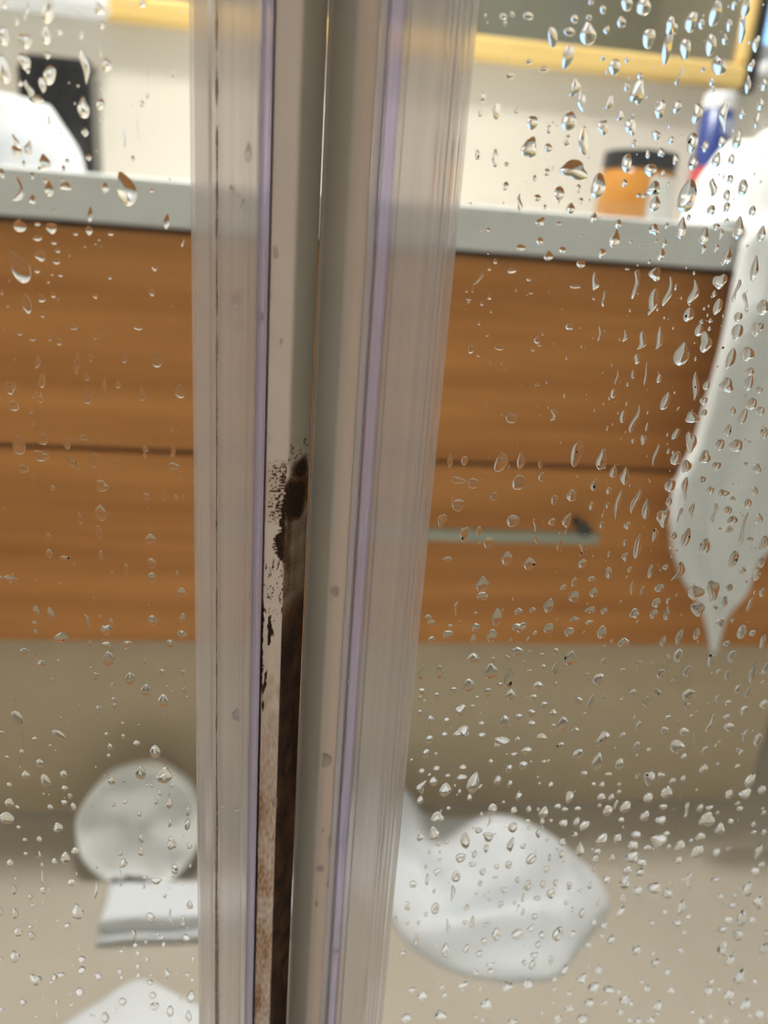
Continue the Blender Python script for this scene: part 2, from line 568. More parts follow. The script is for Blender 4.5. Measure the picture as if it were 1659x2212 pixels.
def h_right(x, y, r_):
    e = (1 - min(1, r_) ** 5) ** 0.6
    hh = 0.030 + 0.075 * gauss(x, y, 0.305, 0.80, .085, .06) + 0.10 * gauss(x, y, 0.13, 0.895, .075, .045) - 0.035 * gauss(x, y, 0.225, 0.87, .03, .06) + .03 * gauss(x, y, .25, .70, .13, .025, .1) - 0.034 * gauss(x, y, 0.26, 0.715, .075, .014, 0.05) - .02 * gauss(x, y, .19, .80, .016, .06, .35)
    return e * (hh + 0.014 * fold(x, y, 13, 1.0))


t1 = obj('crumpled_towel', mound(bmesh.new(), spline_loop(out, 110), 0, h_right, 40), MAT['towel'], None, True)
tag(t1, 'white towel crumpled in a wide heap on the beige floor', 'towel')

# folded towel with a rolled towel behind it
fa = on_z(208, 2045, 0)
fx0, fy0_ = fa.x, fa.y
ft = empty('folded_towel', (fx0 + .12, fy0_ + .06, 0))
tag(ft, 'white towel folded in two layers lying before a rolled towel', 'towel')


def slab(x0, x1, y0, y1, z0, z1, seed):
    bm = bmesh.new()
    nx, ny = 40, 20
    outl = []
    for (ax, ay, bx_, by_) in ((x0, y0, x1, y0), (x1, y0, x1, y1), (x1, y1, x0, y1), (x0, y1, x0, y0)):
        for i in range(24):
            t = i / 24
            outl.append((ax + (bx_ - ax) * t, ay + (by_ - ay) * t))
    cx, cy = (x0 + x1) / 2, (y0 + y1) / 2
    rows = []
    prof = [(0.92, z0), (0.985, z0 + (z1 - z0) * .12), (1.0, z0 + (z1 - z0) * .45), (0.99, z0 + (z1 - z0) * .8), (0.965, z0 + (z1 - z0) * .96), (0.92, z1), (0.7, z1), (0.4, z1)]
    for s, z in prof:
        row = []
        for (x, y) in outl:
            X_, Y_ = cx + (x - cx) * s, cy + (y - cy) * s
            row.append(bm.verts.new((X_ + .003 * fold(X_, Y_, 18, seed + z * 9), Y_ + .003 * fold(Y_, X_, 18, seed + 7), z + (.004 * fold(X_, Y_, 16, seed) if z > z0 else 0))))
        rows.append(row)
    n = len(outl)
    for a_, b_ in zip(rows, rows[1:]):
        for i in range(n):
            bm.faces.new((a_[i], a_[(i + 1) % n], b_[(i + 1) % n], b_[i]))
    bm.faces.new(rows[0][::-1]); bm.faces.new(rows[-1])
    return bm


part('lower_layer', slab(fx0, fx0 + .25, fy0_, fy0_ + .062, 0.002, 0.013, 0.3), MAT['towel'], ft, True)
part('upper_layer', slab(fx0 + .003, fx0 + .247, fy0_ + .004, fy0_ + .061, 0.0135, 0.036, 1.7), MAT['towel'], ft, True)

# rolled towel: thick rolled edge with a hollow end
rc = on_y(302, 1797, 0.838)
rl = on_y(165, 1800, 0.838)
rr = rc.x - rl.x
lean = math.radians(20)
bm = bmesh.new()
prof = [(q * rr, hh) for (q, hh) in ((.02, .011), (.30, .010), (.55, .011), (.80, .010), (.87, .005), (.92, -.001), (.96, -.002), (1.0, .006), (1.0, .018), (1.0, .034), (.96, .044), (.7, .047), (.02, .047))]
lathe(bm, prof, (0, 0, 0), 64, 'y')
for v in bm.verts:
    u_, h_, w_ = v.co
    k = 1 + .09 * noise.noise(Vector((u_ * 17, w_ * 17, h_ * 6)))
    u_, w_ = u_ * k * 1.02, w_ * k
    h_ += .016 * noise.noise(Vector((u_ * 22, w_ * 22, 2)))
    v.co = Vector((rc.x + u_, rc.y + w_ * math.sin(lean) + h_ * math.cos(lean), max(.001, rc.z + w_ * math.cos(lean) - h_ * math.sin(lean))))
rt = obj('rolled_towel', bm, MAT['towel_grey'], None, True)
tag(rt, 'rolled white towel with a hollow end behind the folded towel', 'towel')

# bath mat before the shower, one corner rucked up towards the vanity
qa = [on_z(*p, 0) for p in ((130, 2222), (215, 2165), (300, 2118), (380, 2150), (450, 2190))]
out = [(p.x, p.y) for p in qa] + [(-0.02, 0.565), (0.10, 0.55), (0.30, 0.55), (0.55, 0.555), (0.60, 0.45), (0.57, 0.33), (0.30, 0.32), (0.0, 0.32), (-0.25, 0.33), (-0.33, 0.42), (-0.30, 0.53)]


def h_corner(x, y, r_):
    return (1 - min(1, r_) ** 6) * (.016 + .012 * gauss(x, y, -.14, .60, .05, .05) + 0.007 * fold(x, y, 20, 5.0))


t3 = obj('bath_mat', mound(bmesh.new(), spline_loop(out, 120), 0, h_corner, 30), MAT['towel'], None, True)
tag(t3, 'white bath mat with a rucked corner on the floor close to the shower', 'bath mat')

# towel heap on the counter beside the black box
yl = 0.985
e1 = on_y(182, 345, yl)
tz = on_y(0, 196, yl).z - CT
cxl = e1.x - .135
out = [(cxl + .135 * math.cos(t), yl + .085 * math.sin(t)) for t in [2 * math.pi * i / 96 for i in range(96)]]


def h_left(x, y, r_):
    d = math.hypot((x - cxl) / .135, (y - yl) / .085)
    dome = max(0, 1 - min(1, d) ** 2.7) ** 0.5
    ring = 0.012 * math.exp(-((d - .72) / .09) ** 2) - 0.036 * math.exp(-((d - .50 + .12 * math.sin(9 * x)) / .08) ** 2)
    return tz * dome + ring * (1 if d < .95 else 0) + .006 * fold(x, y, 12, 2.0) * (1 - d ** 4 if d < 1 else 0)


t4 = obj('heaped_towel', mound(bmesh.new(), out, CT, h_left, 44), MAT['towel'], None, True)
tag(t4, 'white towel heaped on the counter beside the black box', 'towel')

# towel hanging over the counter edge
yr = 0.975
e2 = on_y(1488, 430, yr)
tz2 = on_y(1659, 268, yr).z - CT
cxr = e2.x + .15
bm = bmesh.new()
out = [(cxr + .15 * math.cos(t), yr + .088 * math.sin(t)) for t in [2 * math.pi * i / 96 for i in range(96)]]


def h_hang(x, y, r_):
    d = math.hypot((x - cxr) / .15, (y - yr) / .088)
    dome = max(0, 1 - min(1, d) ** 2.7) ** 0.5
    ring = 0.012 * math.exp(-((d - .72) / .09) ** 2) - 0.036 * math.exp(-((d - .50 + .12 * math.sin(9 * x)) / .08) ** 2)
    return tz2 * dome + ring * (1 if d < .95 else 0) + .006 * fold(x, y, 12, 8.0) * (1 - d ** 4 if d < 1 else 0)


mound(bm, out, CT, h_hang, 44)
ys = 0.862
Lp = [(1636, 480), (1604, 520), (1585, 600), (1560, 700), (1525, 830), (1490, 950), (1447, 1040), (1434, 1110), (1440, 1180), (1462, 1240), (1500, 1300), (1516, 1350), (1526, 1398)]
Rp = [(1960, 480), (1950, 520), (1940, 600), (1925, 700), (1900, 830), (1860, 950), (1780, 1040), (1715, 1110), (1665, 1160), (1622, 1228), (1580, 1300), (1556, 1350), (1536, 1398)]
Lw = [on_y(*p, ys) for p in Lp]
Rw = [on_y(*p, ys) for p in Rp]


def interp(tab, z):
    for a_, b_ in zip(tab, tab[1:]):
        if a_.z >= z >= b_.z:
            t = (a_.z - z) / max(1e-6, a_.z - b_.z)
            return a_.x + (b_.x - a_.x) * t
    return tab[0].x if z > tab[0].z else tab[-1].x


zs = [0.846 - i * (0.846 - Lw[-1].z) / 60 for i in range(61)]
path = []          # rows: first over the counter edge, then down
for i, (yy, zz) in enumerate(((0.96, CT + .012), (0.92, CT + .011), (0.888, CT + .010), (0.872, CT + .006))):
    path.append((yy, zz, 0.80))
for z in zs:
    path.append((ys, z, z))
rowsF, rowsB = [], []
NU = 36
for k, (yy, zz, zq) in enumerate(path):
    xl, xr = interp(Lw, zq if k >= 4 else 0.83), interp(Rw, zq if k >= 4 else 0.83)
    if k < 4:
        xl += .0; xr = min(xr, xl + .25)
    rf, rb = [], []
    for j in range(NU + 1):
        u = j / NU
        x = xl + (xr - xl) * u
        dd = max(0, 0.85 - zz)
        rip = (0.012 * math.sin((x - xl) * 46 + dd * 3.0) + .008 * noise.noise(Vector((x * 22, zz * 9, 4)))) * min(1, dd / .08) if k >= 4 else 0
        ed = min(u, 1 - u) * (xr - xl)
        th = 0.006 * min(1, (ed / .006)) ** .5 if ed < .006 else 0.006
        yv = yy - abs(rip) * .9 - .004 * min(1, dd / .08)
        if k < 4:
            rf.append(bm.verts.new((x, yy, zz + .003 + .5 * th))); rb.append(bm.verts.new((x, yy + .002, zz - .004)))
        else:
            rf.append(bm.verts.new((x, yv - th, zz))); rb.append(bm.verts.new((x, yv + .004, zz)))
    rowsF.append(rf); rowsB.append(rb)
for R_, flip in ((rowsF, 0), (rowsB, 1)):
    for a_, b_ in zip(R_, R_[1:]):
        for j in range(NU):
            q = (a_[j], a_[j + 1], b_[j + 1], b_[j])
            bm.faces.new(q[::-1] if flip else q)
for j in range(NU):
    bm.faces.new((rowsF[0][j], rowsF[0][j + 1], rowsB[0][j + 1], rowsB[0][j]))
    bm.faces.new((rowsF[-1][j], rowsF[-1][j + 1], rowsB[-1][j + 1], rowsB[-1][j]))
for s in (0, NU):
    for k in range(len(path) - 1):
        bm.faces.new((rowsF[k][s], rowsF[k + 1][s], rowsB[k + 1][s], rowsB[k][s]))
t5 = obj('hanging_towel', bm, MAT['towel_grey'], None, True)
tag(t5, 'white towel bunched on the counter and hanging over its edge', 'towel')

# ------------------------------------------------------------------ shower doors
DZ0, DZ1 = 0.062, 1.93


def dx(px, dy=0.0):
    return on_y(px, 1100, YD + dy).x


def prof_pts(tab):
    return [(dx(p, d), YD + d) for p, d in tab]


left = empty('shower_door', (-0.4, YD, DZ0))
tag(left, 'clear glass shower door whose cream magnet strip is black with mould', 'shower door')
right = empty('shower_door', (0.5, YD, DZ0))
tag(right, 'clear glass shower door with a clean cream magnet strip', 'shower door')
GT = 0.006
part('glass_pane', boxm(RX0 + .004, dx(556), YD, YD + GT, DZ0, DZ1), MAT['glass'], left)
part('glass_pane', boxm(dx(792), RX1 - .004, YD, YD + GT, DZ0, DZ1), MAT['glass'], right)

# left edge seal: front leg, back leg, web, grime in its groove
bk = -0.00005
sealL = part('edge_seal', prism(prof_pts([(419, bk), (419, -.0006), (421, -.0013), (430, -.0017), (440, -.0018), (452, -.0016), (457, -.0009), (459, -.0006), (473, -.0006), (476, -.0014), (500, -.0016), (529, -.0015), (533, -.0022), (538, -.0025), (544, -.0022), (546.5, -.0016), (546.5, bk)]), DZ0, DZ1), MAT['vinyl'], left)
sealL['label'] = 'hazy clear plastic edge seal'
part('seal_back_leg', prism([(dx(425), YD + GT + .0001), (dx(425), YD + GT + .0015), (dx(556), YD + GT + .0018), (dx(556), YD + GT + .0001)], DZ0, DZ1), MAT['vinyl'], left)
webL = part('seal_web', prism(prof_pts([(547, bk), (547, -.0016), (550, -.0026), (556, -.0031), (563, -.0030), (568, -.0024), (570, -.0010), (570, .0085), (557, .0085), (557, bk)]), DZ0, DZ1), MAT['lav'], left)
webL['label'] = 'lavender tinted rounded seal edge'

# grime line with an uneven edge
bm = bmesh.new()
random.seed(3)
zz = [0.50 + i * .40 / 420 for i in range(421)]
rws = []
for z in zz:
    q = noise.noise(Vector((z * 160, 0, 1))); q2 = noise.noise(Vector((z * 30, 4, 2)))
    c0 = 468 + 1.5 * q2
    low = smooth01((0.66 - z) / .12)
    hw = max(0.25, (1.4 + 3.4 * q + 1.2 * q2) * (1 - low) + low * (4.6 + 1.0 * q + 1.2 * q2))
    x0, x1 = dx(c0 - hw, -.0007), dx(c0 + hw, -.0007)
    rws.append([bm.verts.new((x0, YD - .00062, z)), bm.verts.new(((x0 + x1) / 2, YD - .0009, z)), bm.verts.new((x1, YD - .00062, z))])
for a_, b_ in zip(rws, rws[1:]):
    for j in range(2):
        bm.faces.new((a_[j], a_[j + 1], b_[j + 1], b_[j]))
part('grime_line', bm, MAT['grime'], left)['label'] = 'brown grime in the groove'

# black grime between web and magnet strip, thicker further down
bm = bmesh.new()
rws = []
for z in zz:
    t = smooth01((0.72 - z) / .15)
    hw = max(0.25, .4 + 1.0 * t + 1.0 * t * noise.noise(Vector((z * 120, 3, 9))))
    c0 = 570.5 + .6 * hw
    x0, x1 = dx(570.1, -.001), dx(c0 + hw, -.001)
    rws.append([bm.verts.new((x0, YD - .0020, z)), bm.verts.new((x1, YD - .00245, z)), bm.verts.new((x1, YD - .0015, z))])
for a_, b_ in zip(rws, rws[1:]):
    for j in range(3):
        bm.faces.new((a_[j], a_[(j + 1) % 3], b_[(j + 1) % 3], b_[j]))
part('joint_grime', bm, MAT['blackgrime'], left)['label'] = 'black grime along the joint'

# left magnet strip, finely gridded where it shows, carrying the mould
prof = []
front = [(571, -.0008), (572, -.0018), (574, -.0021)] + [(574 + 41 * i / 24, -.0021 - .0002 * math.sin(math.pi * i / 24)) for i in range(1, 25)]
cor = [(618, -.0019), (621, -.0014), (623.5, -.0006)]
slope = [(623.5 + (663.2 - 623.5) * i / 26, -.0006 + (.0094) * i / 26) for i in range(1, 27)]
tip = [(664.5, .0096), (664.5, .0108), (655, .013), (571, .013)]
table = front + cor + slope + tip
nF = len(front) + len(cor) + len(slope)
ROW = lambda py: on_y(640, py, YD).z
zs = [DZ0, 0.3, 0.48] + [0.50 + i * .385 / 900 for i in range(901)] + [0.91, 1.3, DZ1]
bm = bmesh.new()
lm = bm.verts.layers.float.new('mould')
ls = bm.verts.layers.float.new('stain')
lc = bm.verts.layers.float.new('core_shade')
# a row finder: z -> photo row along the strip
prow = [(ROW(y), y) for y in range(-60, 2300, 20)]


def row_of(z):
    for (za, ya), (zb, yb_) in zip(prow, prow[1:]):
        if za >= z >= zb:
            return ya + (yb_ - ya) * (za - z) / (za - zb)
    return -100 if z > prow[0][0] else 2400


def bump(v, a_, b_, s=25.0):
    return smooth01((v - a_) / s) * smooth01((b_ - v) / s)


def sm(v, lo, hi):
    return smooth01((v - lo) / (hi - lo))


def mould_at(px, y, x3, z3):
    """photo column and row on the strip -> (black mould, brown stain)"""
    n1 = noise.noise(Vector((x3 * 420, z3 * 190, 1.0)))
    n2 = noise.noise(Vector((x3 * 800, z3 * 1900, 5.0)))      # short level dashes
    n3 = noise.noise(Vector((x3 * 260, z3 * 70, 11.0)))
    n4 = noise.noise(Vector((x3 * 2600, z3 * 2200, 2.0)))
    n5 = noise.noise(Vector((x3 * 1300, z3 * 420, 31.0)))
    m_, s_ = 0.0, 0.0
    if px > 617:          # the slope into the groove: soft dark growth
        d = math.hypot((px - 645) / 17, (y - 1022) / 26); m_ = max(m_, sm(1.40 - d + .35 * n1 + .1 * n4, .1, .8))
        d = math.hypot((px - 638) / 27, (y - 1086) / 48); m_ = max(m_, sm(1.5 - d + .3 * n1 + .1 * n4, .1, .8))
        m_ = max(m_, bump(y, 945, 1005, 14) * sm(.1 + n2 * .7 + n4 * .5, .25, .5) * .8)
        m_ = max(m_, bump(y, 1110, 1310, 30) * (.42 + .25 * n1 + .25 * n4 + .2 * (px < 632)))
        m_ = max(m_, smooth01((y - 1245) / 100) * (.93 + .22 * n3 + .1 * n1))
        m_ *= 1 - .22 * sm(n3, .1, .5) * smooth01((y - 1400) / 100)
        s_ = max(s_, smooth01((y - 1050) / 300) * (.5 + .3 * n3))
    else:
        q = (px - 571) / 46
        c_ = bump(y, 985, 1135, 30)
        m_ = max(m_, c_ * sm(.10 + .45 * q + .9 * n2 + .3 * n4 - .5 * (q < .16), .30, .62) * .9)
        edge = (px - (612 - 9 * bump(y, 1050, 1220, 50) - 10 * bump(y, 1140, 1215, 25))) / 10
        m_ = max(m_, bump(y, 1030, 1225, 25) * sm(edge + .9 * n2 + .4 * n5, -.05, .5))
        m_ = max(m_, bump(y, 1195, 1330, 25) * sm(n5 * .8 + n4 * .5 + .10, .32, .5) * .9)
        # black flakes by the joint
        d = math.hypot((px - 590) / 8, (y - 1356) / 36); m_ = max(m_, sm(1.1 - d + .7 * n5 + .3 * n2, .2, .5))
        d = abs(px - 572) / 7
        m_ = max(m_, bump(y, 1285, 1500, 30) * sm(1.0 - d + .8 * n5 + .3 * n2, .45, .75))
        d = math.hypot((px - 582 + (y - 1460) * .10) / 5, (y - 1466) / 38); m_ = max(m_, sm(1.05 - d + .6 * n5, .25, .55))
        d = math.hypot((px - 578) / 3.5, (y - 1515) / 17); m_ = max(m_, sm(1.0 - d + .5 * n5, .3, .6))
        d = abs(px - 571) / (2.0 + 4.0 * smooth01((y - 1500) / 600))
        m_ = max(m_, smooth01((y - 1450) / 200) * sm(1.0 - d + .5 * n1, .25, .9) * .9)
        s_ = max(s_, smooth01((y - 1250) / 600) * (.42 + .45 * (1 - q) ** 2 + .6 * n3 + .5 * n5))
        s_ = max(s_, bump(y, 1430, 1570, 30) * (.30 + .5 * n1))
        s_ = max(s_, .22 * c_)
    s_ = max(s_, min(1, m_ * 1.3))
    return max(0, min(1, m_)), max(0, min(1, s_))


rows = []
for z in zs:
    y = row_of(z)
    row = []
    for k, (px, d) in enumerate(table):
        flake = 0
        v = bm.verts.new((dx(px, d), YD + d, z))
        v[lc] = smooth01((px - 618) / 9)  # groove shade put into the colour of the slope
        if 0.49 < z < 0.90 and k < nF:
            a_, s_ = mould_at(px, y, v.co.x, z)
            v[lm] = a_; v[ls] = s_
            if 574 <= px <= 615 and y > 1290:      # peeling film
                fl_ = noise.noise(Vector((v.co.x * 500, z * 110, 21)))
                v.co.y += -.00022 * smooth01(fl_ * 4)
        row.append(v)
    rows.append(row)
n = len(table)
for a_, b_ in zip(rows, rows[1:]):
    for i in range(n):
        bm.faces.new((a_[i], a_[(i + 1) % n], b_[(i + 1) % n], b_[i]))
bm.faces.new(rows[0][::-1]); bm.faces.new(rows[-1])
ms = part('magnet_strip', bm, MAT['mould'], left)
ms['label'] = 'cream plastic strip stained with black mould'

# right magnet strip
tab = [(666.0, .0108), (666.0, .0098), (667.4, .0092)]
tab += [(667.4 + (716 - 667.4) * i / 16, .0092 - .0098 * i / 16) for i in range(1, 17)]
tab += [(720, -.0011), (724, -.0014), (728, -.0018), (733, -.0022), (739, -.0024), (745, -.0026), (752, -.0026), (757, -.0022), (757.4, .013), (676, .013)]
bm = prism(prof_pts(tab), DZ0, DZ1)
lc = bm.verts.layers.float.new('core_shade')
ls2 = bm.verts.layers.float.new('stain')
for v in bm.verts:
    k = min(range(len(tab)), key=lambda q: abs(dx(*tab[q]) - v.co.x) + abs(YD + tab[q][1] - v.co.y))
    v[lc] = .9 * smooth01((738 - tab[k][0]) / 26) * smooth01((tab[k][0] - 668.5) / 7)  # groove shade on the slope and light on the seam tip, both as colour
    v[ls2] = .26 * smooth01((tab[k][0] - 722) / 10)
ms2 = part('magnet_strip', bm, MAT['mould'], right)
for p in ms2.data.polygons: p.use_smooth = len(p.vertices) == 4
part('strip_edge', prism(prof_pts([(757.8, .0085), (757.8, -.0021), (764, -.0022), (770, -.0019), (774, -.0010), (775, .0085)][::-1]), DZ0, DZ1), MAT['palelav'], right)
# right edge seal
webR = part('seal_web', prism(prof_pts([(775.4, .0085), (775.4, -.0008), (777, -.0020), (781, -.0028), (788, -.0031), (796, -.0028), (801, -.0018), (802, .0085)][::-1]), DZ0, DZ1), MAT['lav'], right)
webR['label'] = 'lavender tinted rounded seal edge'
rid = [(802.5, bk), (802.5, -.0017), (806, -.0023), (811, -.0024), (816, -.0016), (840, -.0014), (872, -.0015)]
for c0 in (878, 888, 898, 909, 920):
    rid += [(c0 - 2.6, -.0014), (c0, -.0021), (c0 + 3.2, -.0019), (c0 + 4.6, -.0013)]
rid += [(929, -.0010), (931, -.0006), (931, bk)]
sealR = part('edge_seal', prism(prof_pts(rid), DZ0, DZ1), MAT['vinyl'], right)
sealR['label'] = 'ribbed hazy clear plastic edge seal'
part('seal_back_leg', prism([(dx(802.5), YD + GT + .0001), (dx(802.5), YD + GT + .0018), (dx(922), YD + GT + .0015), (dx(922), YD + GT + .0001)], DZ0, DZ1), MAT['vinyl'], right)

